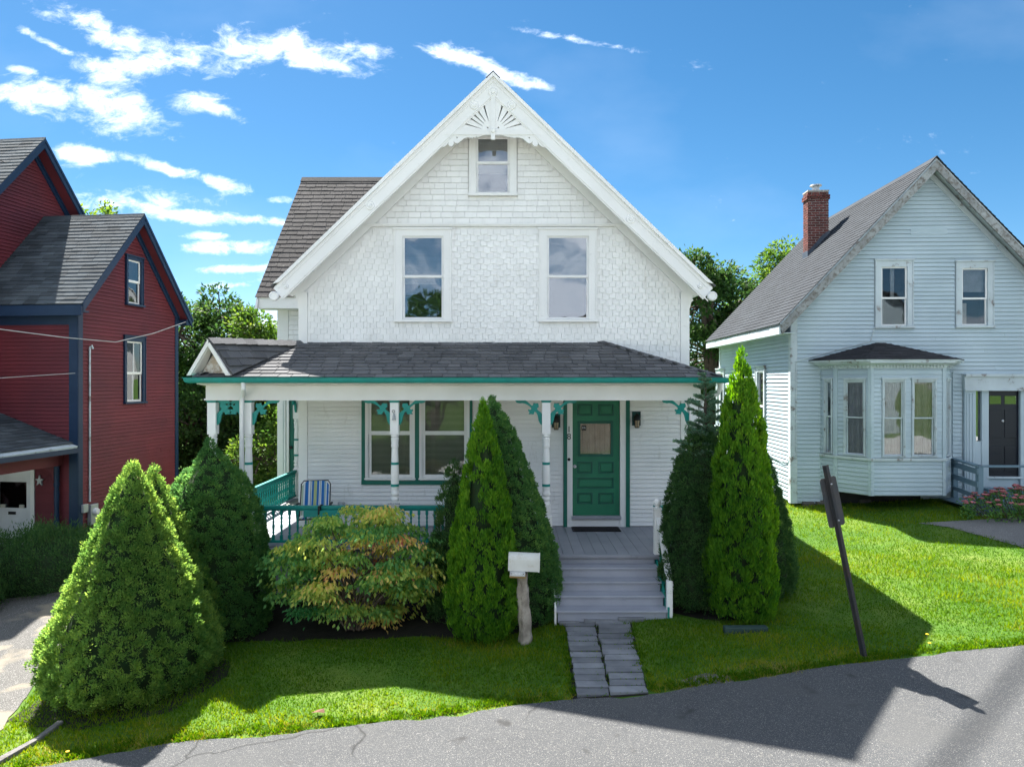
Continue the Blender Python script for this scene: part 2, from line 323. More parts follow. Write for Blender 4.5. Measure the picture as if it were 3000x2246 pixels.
def clad(P, parent, M, poly, meshes, expo, thick, holes=(), tab=None, gap=.004, stag=0, maxlen=4.2, strict=True, z_start=None, zmax=None, jig=0, vg=None):
    zs = [p[1] for p in poly]; z = min(zs) if z_start is None else z_start; top = max(zs); r = 0
    while z < top-.01:
        z1 = min(z+expo, top)
        A = scan(poly, z+.002); B = scan(poly, z1-.002); iv = isect(A, B) if strict else (A or B)
        for (x0, x1, q0, q1) in cut(iv, holes, z, z1):
            x = x0; k = 0
            while x < x1-.01:
                if tab: w = tab*random.uniform(.82, 1.2) if not stag else tab
                else: w = maxlen*random.uniform(.6, 1)
                if tab and x == x0: w *= random.uniform(.4, 1) if not stag else (.5 if r % 2 else 1)
                e = min(x+w, x1)
                if x1-e < (tab or .5)*.3: e = x1
                dz = 0
                if stag and q1-q0 > expo*.9: dz = stag*(-1 if (k+r) % 2 else 0)
                dj = random.uniform(-jig, jig)
                h = ((q1-q0)*1.06 if vg is None else (q1-q0)-vg)-dz
                P.add(parent, meshes[(k+r) % len(meshes)] if len(meshes) > 1 else meshes[0],
                      M @ Matrix.Translation((x+gap/2, 0, q0+dz+dj)) @ Matrix.Diagonal((max(e-x-gap, .006), thick*random.uniform(.9, 1.12), h, 1)))
                x = e; k += 1
        z = z1; r += 1
def backing(M, poly, holes, y0=.014, y1=.09):
    zs = sorted({p[1] for p in poly} | {h[2] for h in holes} | {h[3] for h in holes}); mb = MB()
    lo, hi = min(p[1] for p in poly), max(p[1] for p in poly)
    zs = [z for z in zs if lo-1e-6 <= z <= hi+1e-6]
    for z0, z1 in zip(zs, zs[1:]):
        if z1-z0 < 1e-4: continue
        A, B = scan(poly, z0+1e-5), scan(poly, z1-1e-5)
        for (a0, a1), (b0, b1) in zip(A, B):
            hs = sorted((h[0], h[1]) for h in holes if h[2] < z1-1e-5 and h[3] > z0+1e-5)
            L0, L1 = a0, b0
            for (h0, h1) in hs+[(None, None)]:
                r0, r1 = (h0, h0) if h0 is not None else (a1, b1)
                if r0-L0 > -1e-6: mb.prism(M, [(L0, z0), (r0, z0), (r1, z1), (L1, z1)], y0, y1)
                if h0 is not None: L0 = L1 = h1
    return mb
def shade_frame(P0, u, up_hint):
    """frame for a sloping plane: x along u, z up the slope, y into the roof"""
    x = Vector(u).normalized(); z = Vector(up_hint); z = (z-x*z.dot(x)).normalized(); y = z.cross(x)
    M = Matrix((x, y, z)).transposed().to_4x4(); M.translation = Vector(P0); return M
def roof_plane(P, parent, mesh, pts, u, expo, tab, thick=.022, jig=.0, over=0, gap=.006, maxlen=4.2):
    """shingle a planar 3d polygon"""
    V = [Vector(p) for p in pts]; nrm = Vector((0,0,0))
    for i in range(len(V)): nrm += V[i].cross(V[(i+1) % len(V)])
    nrm.normalize(); nrm = -nrm if nrm.z < 0 else nrm
    x = Vector(u).normalized(); x = (x-nrm*x.dot(nrm)).normalized(); z = nrm.cross(x)
    if z.z < 0: x = -x; z = -z
    M = Matrix((x, -nrm, z)).transposed().to_4x4(); M.translation = V[0]; inv = M.inverted()
    poly = [((inv @ p).x, (inv @ p).z) for p in V]
    clad(P, parent, M, poly, [mesh], expo, thick, tab=tab, gap=gap, strict=False, jig=jig, maxlen=maxlen)

def window(par, M, x0, x1, z0, z1, niche=.35, ndp=.9, casing=.13, top=.16, sill=.05, side=.10, meet=.5, mc=WHITE, ms=SASHW, gl=GLASS, sash=.045, out=.045,
           blind=None, curtain=None, sillw=.06, pane_y=.03, muntin=False, label=None, room=DARK, lip=None):
    """double-hung window: casing (the part itself), two sashes, two panes, sill, blind or curtain, the room behind"""
    mb = MB(); o = -out
    mb.box(M, x0-casing, x0, o, .012, z0, z1+top); mb.box(M, x1, x1+casing, o, .012, z0, z1+top); mb.box(M, x0, x1, o+.002, .012, z1, z1+top)
    mb.box(M, x0-casing-.02, x1+casing+.02, o-.03, .0, z1+top, z1+top+.035)
    mb.box(M, x0-casing, x0-casing+.025, o-.015, o, z0, z1+top); mb.box(M, x1+casing-.025, x1+casing, o-.015, o, z0, z1+top)
    w = mb.build('window', mc, par, label=label)
    MB().box(M, x0-casing-.015, x1+casing+.015, o-sillw+.01, .02, z0-sill, z0).build('sill', lip or mc, w)
    zm = z0+(z1-z0)*meet; s = sash
    for (a, b, dy, nm) in ((zm-.0, z1, .0, 'sash'), (z0, zm+.03, .022, 'sash')):
        mb = MB(); y0, y1 = dy+.0, dy+.02
        if nm and a > z0: y0, y1 = .004, .024          # upper sash sits outside
        else: y0, y1 = .026, .046
        mb.box(M, x0, x0+s, y0, y1, a, b); mb.box(M, x1-s, x1, y0, y1, a, b); mb.box(M, x0+s, x1-s, y0, y1, b-s*.8, b); mb.box(M, x0+s, x1-s, y0, y1, a, a+s*1.05)
        if muntin: mb.box(M, (x0+x1)/2-.012, (x0+x1)/2+.012, y0+.002, y1, a+s, b-s)
        mb.build('sash', ms, w)
        ym = (y0+y1)/2
        MB().box(M, x0+s-.005, x1-s+.005, ym-.002, ym+.002, a+s*.9, b-s*.7).build('pane', gl, w)
    if blind:
        mb = MB(); b0, b1 = z0+(z1-z0)*(1-blind), z1; z = b1
        while z > b0:
            mb.add(M, [(x0+.02,.075,z),(x1-.02,.075,z),(x1-.02,.093,z-.016),(x0+.02,.093,z-.016)], [(0,1,2,3)]); z -= .0235
        mb.build('blind', BLIND, w, kind='stuff')
    if curtain:
        nx = 46; vs = []; fs = []
        for i in range(nx+1):
            x = x0+.01+(x1-x0-.02)*i/nx; y = .085+.016*math.sin(i*1.35)+.006*math.sin(i*3.1)
            vs += [(x, y, z0-.02), (x, y*.9, z1+.02)]
            if i: fs.append((2*i-2, 2*i, 2*i+1, 2*i-1))
        MB().add(M, vs, fs).build('curtain', curtain, w, smooth=True)
    mb = MB(); a, b, c, d = x0-niche, x1+niche, z0-niche, z1+niche; dp = ndp
    mb.add(M, [(a,.1,c),(b,.1,c),(b,dp,c),(a,dp,c),(a,.1,d),(b,.1,d),(b,dp,d),(a,dp,d)], [(0,1,2,3),(7,6,5,4),(3,2,6,7),(0,3,7,4),(1,5,6,2)])
    mb.build('room_niche', room, w)
    return w
def text_obj(txt, M, size, m, parent, name, depth=.004, font_scale=(1,1)):
    cu = bpy.data.curves.new('text_curve', 'FONT'); cu.body = txt; cu.size = size; cu.extrude = depth; cu.align_x = 'CENTER'; cu.align_y = 'CENTER'
    t = bpy.data.objects.new('text_tmp', cu); COL.objects.link(t); dg = bpy.context.evaluated_depsgraph_get()
    me = bpy.data.meshes.new_from_object(t.evaluated_get(dg)); bpy.data.objects.remove(t)
    me.transform(M @ Matrix.Rotation(R(90), 4, 'X') @ Matrix.Diagonal((font_scale[0], font_scale[1], 1, 1)))
    me.materials.clear(); me.materials.append(m); o = bpy.data.objects.new(name, me); COL.objects.link(o); setpar(o, parent); return o

# ------------------------------------------------------------------ fast leaf meshes
def fast_mesh(name, V, Q, m, parent=None, tint=None, kind=None):
    me = bpy.data.meshes.new(name); n, k = len(V), Q.shape[1]
    me.vertices.add(n); me.vertices.foreach_set('co', V.astype(np.float32).ravel())
    me.loops.add(Q.size); me.loops.foreach_set('vertex_index', Q.astype(np.int32).ravel())
    me.polygons.add(len(Q)); me.polygons.foreach_set('loop_start', np.arange(0, Q.size, k, dtype=np.int32))
    me.update(calc_edges=True)
    if tint is not None:
        a = me.attributes.new('tint', 'FLOAT', 'POINT'); a.data.foreach_set('value', tint.astype(np.float32))
    me.materials.append(m); o = bpy.data.objects.new(name, me); COL.objects.link(o); setpar(o, parent); return tag(o, kind=kind)
def nrmz(a): return a/np.maximum(np.linalg.norm(a, axis=1, keepdims=True), 1e-9)
def leaves(name, m, parent, P, D, L, W, tint, kind=None, fold=.25):
    """one folded diamond leaf per point: P base, D direction, L length, W width"""
    n = len(P); D = nrmz(D); r = nrmz(rng.normal(size=(n, 3))); S = nrmz(np.cross(D, r)); Nn = np.cross(S, D)
    L = np.broadcast_to(L, (n,))[:, None]; W = np.broadcast_to(W, (n,))[:, None]
    a = P; b = P+D*L*.45+S*W*.5+Nn*W*fold; c = P+D*L; d = P+D*L*.45-S*W*.5+Nn*W*fold
    V = np.stack([a, b, c, d], 1).reshape(-1, 3); Q = np.arange(4*n).reshape(n, 4)
    return fast_mesh(name, V, Q, m, parent, np.repeat(np.clip(tint, 0, 1), 4), kind)
def nz3(P, s, seed=0):
    """cheap smooth pseudo-noise in -1..1"""
    o = 0
    rs = np.random.default_rng(seed)
    for i in range(5):
        k = rs.normal(size=3)*s*(1+.6*i); ph = rs.uniform(0, 6.28); o = o+np.sin(P @ k+ph)/(1+.5*i)
    return o/2.6
# ------------------------------------------------------------------ the ground
def G(x, y):
    cx = min(max(x, -16), 18); cy = min(max(y, -6), 26)
    return -4.416+.064*cx+.058*cy
def Gn(x, y): return -4.416+.064*np.clip(x, -16, 18)+.058*np.clip(y, -6, 26)
EDGE = [(-60,3.0),(-30,5.0),(-9,7.3),(-5.2,7.93),(-3.94,8.19),(-1.0,8.39),(-.2,8.55),(1.24,8.6),(2.97,8.83),(4.83,9.13),(6.6,9.25),(12,9.8),(30,12),(60,15)]
def edge_y(x):
    return float(np.interp(x, [e[0] for e in EDGE], [e[1] for e in EDGE]))
I4 = Matrix.Identity(4)
# ground sheets ---------------------------------------------------------------
def sheet(name, m, inside, xs, ys, dz, **k):
    idx = {}; V = []; F = []
    def vid(x, y):
        key = (round(x, 4), round(y, 4))
        if key not in idx: idx[key] = len(V); V.append((x, y, G(x, y)+dz))
        return idx[key]
    for a, b in zip(xs, xs[1:]):
        for c, d in zip(ys, ys[1:]):
            if inside((a+b)/2, (c+d)/2): F.append((vid(a, c), vid(b, c), vid(b, d), vid(a, d)))
    mb = MB(); mb.v = V; mb.f = F; return mb.build(name, m, None, kind='structure', smooth=False)
def ground_mat(name, stops, scale, spk=None, cracks=None, bump=.5, bs=60, rough=.9, detail=8, band=None):
    m = bpy.data.materials.new(name); m.use_nodes = True; t = m.node_tree; t.nodes.clear(); n = t.nodes.new; L = t.links.new
    out = n('ShaderNodeOutputMaterial'); b = n('ShaderNodeBsdfPrincipled'); b.inputs['Roughness'].default_value = rough; b.inputs['Specular IOR Level'].default_value = .2
    geo = n('ShaderNodeNewGeometry'); nz = n('ShaderNodeTexNoise'); nz.inputs['Scale'].default_value = scale; nz.inputs['Detail'].default_value = detail; nz.inputs['Roughness'].default_value = .6
    L(geo.outputs['Position'], nz.inputs['Vector']); cr = n('ShaderNodeValToRGB'); el = cr.color_ramp.elements
    while len(el) < len(stops): el.new(.5)
    for e, (p, c) in zip(el, stops): e.position = p; e.color = (*c, 1)
    L(nz.outputs[0], cr.inputs[0]); col = cr.outputs[0]
    if spk:
        for (sc, lo, hi, c) in spk:
            v = n('ShaderNodeTexNoise'); v.inputs['Scale'].default_value = sc; v.inputs['Detail'].default_value = 2; L(geo.outputs['Position'], v.inputs['Vector'])
            r = n('ShaderNodeMapRange'); r.inputs['From Min'].default_value = lo; r.inputs['From Max'].default_value = hi; L(v.outputs[0], r.inputs['Value'])
            mx = n('ShaderNodeMix'); mx.data_type = 'RGBA'; L(r.outputs[0], mx.inputs[0]); L(col, mx.inputs[6]); mx.inputs[7].default_value = (*c, 1); col = mx.outputs[2]
    if cracks:
        wn = n('ShaderNodeTexNoise'); wn.inputs['Scale'].default_value = 2.5; wn.inputs['Detail'].default_value = 6; L(geo.outputs['Position'], wn.inputs['Vector'])
        ad = n('ShaderNodeMix'); ad.data_type = 'VECTOR'; ad.inputs[0].default_value = .22; L(geo.outputs['Position'], ad.inputs[4]); L(wn.outputs['Color'], ad.inputs[5])
        vo = n('ShaderNodeTexVoronoi'); vo.feature = 'DISTANCE_TO_EDGE'; vo.inputs['Scale'].default_value = cracks; L(ad.outputs[1], vo.inputs['Vector'])
        cr2 = n('ShaderNodeMapRange'); cr2.inputs['From Min'].default_value = .0; cr2.inputs['From Max'].default_value = .006; cr2.inputs['To Min'].default_value = .75; cr2.inputs['To Max'].default_value = 0; L(vo.outputs['Distance'], cr2.inputs['Value'])
        ms = n('ShaderNodeTexNoise'); ms.inputs['Scale'].default_value = .45; L(geo.outputs['Position'], ms.inputs['Vector'])
        mr_ = n('ShaderNodeMapRange'); mr_.inputs['From Min'].default_value = .50; mr_.inputs['From Max'].default_value = .56; L(ms.outputs[0], mr_.inputs['Value'])
        mu = n('ShaderNodeMath'); mu.operation = 'MULTIPLY'; L(cr2.outputs[0], mu.inputs[0]); L(mr_.outputs[0], mu.inputs[1])
        mx = n('ShaderNodeMix'); mx.data_type = 'RGBA'; L(mu.outputs[0], mx.inputs[0]); L(col, mx.inputs[6]); mx.inputs[7].default_value = (.02,.02,.02,1); col = mx.outputs[2]
    L(col, b.inputs['Base Color'])
    bn = n('ShaderNodeTexNoise'); bn.inputs['Scale'].default_value = bs; bn.inputs['Detail'].default_value = 4; L(geo.outputs['Position'], bn.inputs['Vector'])
    bp = n('ShaderNodeBump'); bp.inputs['Strength'].default_value = bump; bp.inputs['Distance'].default_value = .01; L(bn.outputs[0], bp.inputs['Height']); L(bp.outputs[0], b.inputs['Normal'])
    L(b.outputs[0], out.inputs['Surface']); return m
LAWN = ground_mat('lawn_turf', [(.30,(.035,.095,.010)),(.5,(.060,.13,.012)),(.66,(.11,.17,.022)),(.8,(.17,.18,.05))], .8, spk=[(26,.60,.72,(.05,.075,.015))], bs=40)
ASPH = ground_mat('asphalt', [(.3,(.064,.067,.070)),(.7,(.082,.085,.088))], .5, spk=[(95,.57,.66,(.22,.215,.205)),(130,.60,.68,(.05,.05,.05)),(34,.62,.7,(.13,.128,.12)),(3,.66,.76,(.05,.05,.05)),(.9,.58,.78,(.092,.093,.092))], bump=.9, bs=110, cracks=.42)
DRIVE = ground_mat('old_driveway_asphalt', [(.3,(.085,.083,.078)),(.7,(.115,.11,.103))], .7, spk=[(80,.58,.66,(.33,.32,.30)),(1.6,.56,.66,(.24,.21,.16)),(120,.6,.68,(.06,.06,.06))], bump=.8, bs=90, cracks=.7)
GRAVEL = ground_mat('pale_driveway', [(.3,(.12,.118,.115)),(.7,(.17,.165,.16))], .7, spk=[(60,.56,.64,(.26,.255,.25)),(90,.6,.68,(.10,.10,.10))], bump=.8, bs=80)
far = lambda lo, hi, st: list(np.arange(lo, hi+1e-6, st))
gx = [-700,-200,-80,-40]+far(-26, 28, 2)+[40,80,200,700]; gy = [-700,-200,-60,-20,-6]+far(-4, 26, 2)+[40,80,200,900]
sheet('lawn', LAWN, lambda x, y: True, gx, gy, 0)
# road: strip from well behind the camera to the ragged edge along the lawns
V = []; F = []
for i, x in enumerate(list(np.arange(-60, 60.1, .12))):
    e = edge_y(x)+.09*noise.noise(Vector((x*.9, 0, 0)))+.05*noise.noise(Vector((x*4, 3, 0)))+.035*noise.noise(Vector((x*11, 5, 0)))
    for y in (e-9.5, e-4, e-.03, e+.02):
        V.append((x, y, G(x, y)+(.022 if y < e else -.03)))
    if i:
        k = 4*i
        for j in range(3): F.append((k-4+j, k+j, k+j+1, k-3+j))
mb = MB(); mb.v = V; mb.f = F; mb.build('road', ASPH, None, kind='structure')
# driveways
def ribbon(name, m, L0, L1, dz):
    V = []; F = []; n = 60
    for i in range(n+1):
        t = i/n; a = Vector(np.interp(t, np.linspace(0, 1, len(L0)), [p[0] for p in L0]).item() if False else 0 for _ in range(0)) if False else None
        ts = np.linspace(0, 1, len(L0)); ax = np.interp(t, ts, [p[0] for p in L0]); ay = np.interp(t, ts, [p[1] for p in L0])
        ts = np.linspace(0, 1, len(L1)); bx = np.interp(t, ts, [p[0] for p in L1]); by = np.interp(t, ts, [p[1] for p in L1])
        for s in range(9):
            x = ax+(bx-ax)*s/8; y = ay+(by-ay)*s/8
            if s in (0, 8): x += .06*noise.noise(Vector((i*.5, s, 1))); y += .06*noise.noise(Vector((i*.5, s, 7)))
            V.append((x, y, G(x, y)+dz))
        if i:
            for s in range(8): k = 9*i+s; F.append((k-9, k-8, k+1, k))
    mb = MB(); mb.v = V; mb.f = F; return mb.build(name, m, None, kind='structure')
ribbon('driveway', DRIVE, [(-6.1,7.62),(-6.35,8.9),(-6.9,10.6),(-7.6,12.6),(-8.2,15),(-8.7,22)], [(-13,6.4),(-13.5,9),(-13.5,12),(-12.5,13.4),(-10.9,14.6),(-10.2,22)], .012)
ribbon('side_driveway', GRAVEL, [(8.55,14.95),(8.95,14.5),(9.15,13.8),(9.4,12.9),(9.9,11.4),(10.3,9.7)], [(16,14.7),(17,14.5),(17.5,13.8),(18,12),(18.3,11),(18.5,9.9)], .012)
# slate path with two columns of slabs
paths = bpy.data.objects.new('path', None); COL.objects.link(paths); setpar(paths, None, Matrix.Translation((1.1, 9.8, G(1.1, 9.8)))); paths['kind'] = 'structure'
mb = MB(); y = 8.6
mb.add(I4, [(.72,8.58,G(.72,8.58)+.006),(1.66,8.62,G(1.66,8.62)+.006),(1.82,10.9,G(1.8,10.9)+.006),(.84,10.9,G(.84,10.9)+.006)], [(0,1,2,3)])
mb.build('path_bed', SOIL, paths)
k = 0
for r in range(13):
    y0 = 8.66+r*.172; t = (y0-8.6)/2.3; xl = .80+.02*t; xr = 1.66+.13*t; xm = (xl+xr)/2-.03
    for (a, b) in ((xl, xm-.010), (xm+.010+.006*(r % 3), xr)):
        j = [random.uniform(-.013, .013) for _ in range(4)]; z = G((a+b)/2, y0)+random.uniform(.028, .042); tl = random.uniform(-.006, .006)
        mb = MB(); h = .147; ya = y0+random.uniform(-.008,.008)
        top = [(a+j[0], ya, z), (b+j[1], ya+random.uniform(-.006,.006), z+tl), (b+j[2], ya+h, z+.009+tl), (a+j[3], ya+h, z+.009)]
        mb.add(I4, top+[(p[0], p[1], p[2]-.07) for p in top], [(0,1,2,3),(0,4,5,1),(1,5,6,2),(2,6,7,3),(3,7,4,0)])
        mb.build('paving_slab', STONE, paths, bevel=.006)
for (a, b) in ((.72,1.02),(1.1,1.55),(1.62,2.02)):
    MB().box(I4, a, b, 10.80, 10.94, G(a, 10.85)-.05, G(a, 10.85)+.075).build('paving_slab', STONE, paths, bevel=.01)
# planting beds under the shrubs
def blob(name, m, pts, dz):
    mb = MB(); n = len(pts); c = (sum(p[0] for p in pts)/n, sum(p[1] for p in pts)/n)
    vs = [(c[0], c[1], G(*c)+dz)]; fs = []
    R_ = []
    for i in range(n):
        a, b = pts[i], pts[(i+1) % n]
        for t in np.linspace(0, 1, 9)[:-1]:
            x = a[0]+(b[0]-a[0])*t; y = a[1]+(b[1]-a[1])*t; q = .09*noise.noise(Vector((x*2.2, y*2.2, 4))); R_.append((x+q, y+q, G(x+q, y+q)+dz))
    vs += R_; k = len(R_)
    for i in range(k): fs.append((0, 1+i, 1+(i+1) % k))
    return mb.add(I4, vs, fs).build(name, m, None, kind='structure')
BED1 = [(-5.7,11.2),(-4.2,11.0),(-2.6,10.85),(-1.2,10.7),(-.4,10.55),(.1,10.65),(.6,10.95),(.68,11.7),(.5,12.5),(-4.4,12.5),(-5.6,12.6)]
BED2 = [(2.5,11.0),(2.8,10.75),(3.5,10.6),(4.1,11.0),(4.3,11.6),(3.6,12.3),(2.2,12.2)]
blob('flower_bed', SOIL, BED1, .006); blob('flower_bed', SOIL, BED2, .006)
blob('flower_bed', SOIL, [(-6.4,8.95),(-5.3,8.65),(-4.3,8.95),(-3.9,9.9),(-4.6,10.9),(-6.2,10.6)], .008)
# bare worn patches near the path
blob('worn_patch', DRIVE, [(2.2,8.72),(2.8,8.80),(2.75,8.98),(2.45,9.04),(2.1,8.92)], .007)

# ================================================================== the white house with the porch
ZF = -2.87            # porch floor level
house = thing('white_house', (-.3, 14, -3.7), 'white shingled house with teal trimmed porch, fretwork gable and green front door numbered 18', 'house')
M0 = Fr(0, 14)
m_board = unit_mesh('clapboard', SQ, WCLAP, y_hi=-.2); m_shin = unit_mesh('wall_shingle', SQ, WSHIN, y_hi=-.35); m_scal = unit_mesh('scalloped_shingle', scal(3), WSHIN, y_hi=-.35)
m_scal4 = unit_mesh('scalloped_shingle', scal(4), WSHIN, y_hi=-.35)
m_roof = unit_mesh('roof_shingle', SQ, ROOF, y_hi=-.25); m_old = unit_mesh('roof_shingle', SQ, OLDROOF, y_hi=-.25)
PC = Pieces('clapboard'); PS = Pieces('wall_shingle'); PF = Pieces('scalloped_shingle'); PR = Pieces('roof_shingle'); PB = Pieces('floor_board')
XL, XR, XC = -4.18, 3.47, -.36; AP = 5.87; TAN = math.tan(R(43.9))
wall_poly = [(XL, -3.1), (XR, -3.1), (XR, 2.03), (XC, 5.72), (XL, 2.03)]
px = lambda p: (p-1500)/148.6; pz = lambda p: (1115-p)/148.6
W2L = (px(1179), px(1300), pz(936), pz(692)); W2R = (px(1602), px(1725), pz(936), pz(692)); WAT = (px(1394.5), px(1493.5), pz(568), pz(402))
G1 = (px(1074), px(1213), pz(1404), pz(1158)); G2 = (px(1232), px(1373), pz(1404), pz(1158))
DOOR = (px(1677), px(1816), -2.66, -.34)
holes = [W2L, W2R, WAT, G1, G2, DOOR]
wall = backing(M0, wall_poly, holes).build('front_wall', WCLAP, house)
back = MB()
back.box(M0, XL, XL+.08, .09, 8.2, -3.1, 2.0); back.box(M0, XR-.08, XR, .09, 8.2, -3.1, 2.0); back.prism(M0, wall_poly, 8.12, 8.2)
bk = back.build('side_walls', WCLAP, house, kind='stuff')
PSD = Pieces('side_clapboards', limit=0)
clad(PSD, bk, Fr(XR, 14.0, 0, 90), [(.12,-3.1),(8.1,-3.1),(8.1,2.0),(.12,2.0)], [m_board], .105, .024, maxlen=5, vg=.008)
clad(PSD, bk, Fr(XL, 22.1, 0, -90), [(.0,-3.1),(8.0,-3.1),(8.0,2.0),(.0,2.0)], [m_board], .105, .024, maxlen=5, vg=.008)
PSD.flush()
for (m_, a_) in ((Fr(XR, 14.0, 0, 90), -.0), (Fr(XL, 22.1, 0, -90), 7.98)): MB().box(m_, a_, a_+.12, -.03, 0, -2.87, 1.75).build('corner_board', WHITE, bk)
def grow(h, l, r=None, b=0, t=0): r = l if r is None else r; return (h[0]-l, h[1]+r, h[2]-b, h[3]+t)
# ground floor clapboards
lowp = [(XL+.15, ZF+.02), (XR-.15, ZF+.02), (XR-.15, .2), (XL+.15, .2)]
clad(PC, wall, M0, lowp, [m_board], .0835, .024, holes=[(px(1060), px(1384), pz(1417), .2), (px(1650), px(1844), ZF, -.1)], maxlen=4, vg=.007)
# second storey shingles (blocks with alternating butts) and the scalloped gable
up = [(XL+.15, .70), (1.75, .70), (XR-.15, .02), (XR-.15, 1.72), (XC+2.42, 3.03), (XC-2.42, 3.03), (XL+.15, 1.72)]
clad(PS, wall, M0, up, [m_shin], .1145, .016, holes=[grow(W2L, .14, b=.06, t=.17), grow(W2R, .14, b=.06, t=.17)], tab=.13, stag=.030, gap=.005, vg=.0)
gab = [(XC-2.36, 3.09), (XC+2.36, 3.09), (XC, 5.36)]
clad(PF, wall, M0, gab, [m_scal, m_scal4], .1145, .016, holes=[grow(WAT, .15, b=.06, t=.2)], tab=.235, gap=.006, vg=.0)
mb = MB(); mb.box(M0, XC-2.56, XC+2.56, -.045, 0, 3.035, 3.085); mb.box(M0, XC-2.5, XC+2.5, -.06, -.045, 3.06, 3.09)
mb.build('belt_course', WHITE, wall)
for (a, b, z0, z1) in ((XL-.02, XL+.15, -2.87, 1.75), (XR-.15, XR+.02, -2.87, 1.75)):
    MB().box(M0, a, b, -.032, .0, z0, z1).build('corner_board', WHITE, wall, bevel=.004)
MB().box(M0, XL-.03, 1.85, -.04, .0, .70, .74).build('roof_flashing', GALV, wall)
# sloping frieze boards under the rakes
sl = lambda x, off: AP-abs(x-XC)*TAN-off
for sg in (-1, 1):
    xo = XC+sg*3.84; P4 = [(XC, 5.72), (xo, 5.72-3.84*TAN), (xo, 5.72-3.84*TAN-.38), (XC, 5.34)]
    MB().prism(M0, P4, -.028, -.001).build('frieze_board', WHITE, wall)
# main roof: thick slabs, overhanging the gable by .45 m
roof = MB()
for sg in (-1, 1):
    xe = XC+sg*4.20; ze = 5.84-4.20*TAN
    roof.prism(M0, [(XC, 5.84), (xe, ze), (xe-sg*.03, ze-.06), (XC, 5.75)], -.40, 8.6)
roofo = roof.build('gable_roof', WHITE, house)
PRX = Pieces('gable_roof_shingles', limit=0)
for sg in (-1, 1):
    xe = XC+sg*4.23; ze = 5.86-4.23*TAN
    pts = [(xe, 14-.47, ze), (xe, 14+8.65, ze), (XC, 14+8.65, 5.86), (XC, 14-.47, 5.86)]
    roof_plane(PRX, roofo, m_roof, pts, (0, 1, 0), .17, 2.4, thick=.03, jig=.0)
PRX.flush()
MB().slab([(XC-.14,13.5,5.76),(XC,13.5,5.90),(XC,22.6,5.90),(XC-.14,22.6,5.76)], .02).slab([(XC+.14,13.5,5.76),(XC,13.5,5.90),(XC,22.6,5.90),(XC+.14,22.6,5.76)], .02).build('ridge_cap', ROOF, roofo)
# barge boards in two layers, rosettes and the ball at the eave ends
for sg in (-1, 1):
    for (w0, w1, y0, y1, nm) in ((.0, .085, -.50, -.42, 'rake_moulding'), (.085, .47, -.455, -.41, 'barge_board')):
        xe = XC+sg*4.19; L = 4.19; inner = L if nm[0] == 'r' else L-.06
        P4 = [(XC, 5.88-w0), (XC+sg*L, 5.88-w0-L*TAN), (XC+sg*(inner-.12), 5.88-w1-(inner-.12)*TAN), (XC, 5.88-w1)]
        MB().prism(M0, P4, y0, y1).build(nm, WHITE, house)
    mb = MB()
    for w in (.15, .40):
        mb.prism(M0, [(XC, 5.88-w), (XC+sg*4.1, 5.88-w-4.1*TAN), (XC+sg*4.1, 5.88-w-.03-4.1*TAN), (XC, 5.85-w)], -.468, -.455)
    mb.build('rake_bead', WHITE, house)
    for t, r in ((.36, .085), (2.62, .085), (3.95, .05)) if sg > 0 else ((.36, .085), (2.35, .085), (3.95, .05)):
        x = XC+sg*t; z = 5.60-t*TAN
        Mr = M0 @ Matrix.Translation((x, -.455, z)) @ Matrix.Rotation(R(90), 4, 'X')
        MB().lathe(Mr, [(r,0),(r,.012),(r*.86,.022),(r*.5,.016),(r*.42,.03),(.01,.034)], 20).build('rosette', WHITE, house, smooth=True)
    x = XC+sg*4.17; z = 5.62-4.17*TAN
    Mr = M0 @ Matrix.Translation((x, -.50, z+.0)) @ Matrix.Rotation(R(90), 4, 'X')
    MB().lathe(Mr, [(.085,-.06),(.09,0),(.088,.02),(.07,.035),(.065,.02),(.01,.024)], 24).build('eave_ball', WHITE, house, smooth=True)
    # soffit of the front overhang and scrolled bracket below the eave
    MB().prism(M0, [(XC, 5.74), (XC+sg*4.12, 5.74-4.12*TAN), (XC+sg*4.12, 5.71-4.12*TAN), (XC, 5.71)], -.415, -.03).build('soffit', WHITE, house)
    q = [(440,825),(275,945),(300,948),(340,965),(350,1000),(380,1015),(400,1010),(410,1030),(397,1050),(415,1065),(425,1110),(440,1150)]
    pts = [(((a/2.76+720-1500)/148.6)-(XL-.02)-.0, (1115-(b/2.76+500))/148.6) for a, b in q]
    pts = [((XL-.02+p[0]) if sg < 0 else (XR+.02-p[0]), p[1]) for p in pts]
    MB().prism(M0, pts, -.03, .0).build('eave_bracket', WHITE, house)
cen = MB().lathe(M0 @ Matrix.Translation((XC, -.455, 5.50)) @ Matrix.Rotation(R(90), 4, 'X'), [(.085,0),(.085,.012),(.07,.022),(.04,.016),(.035,.03),(.01,.034)], 20).build('rosette', WHITE, house, smooth=True)
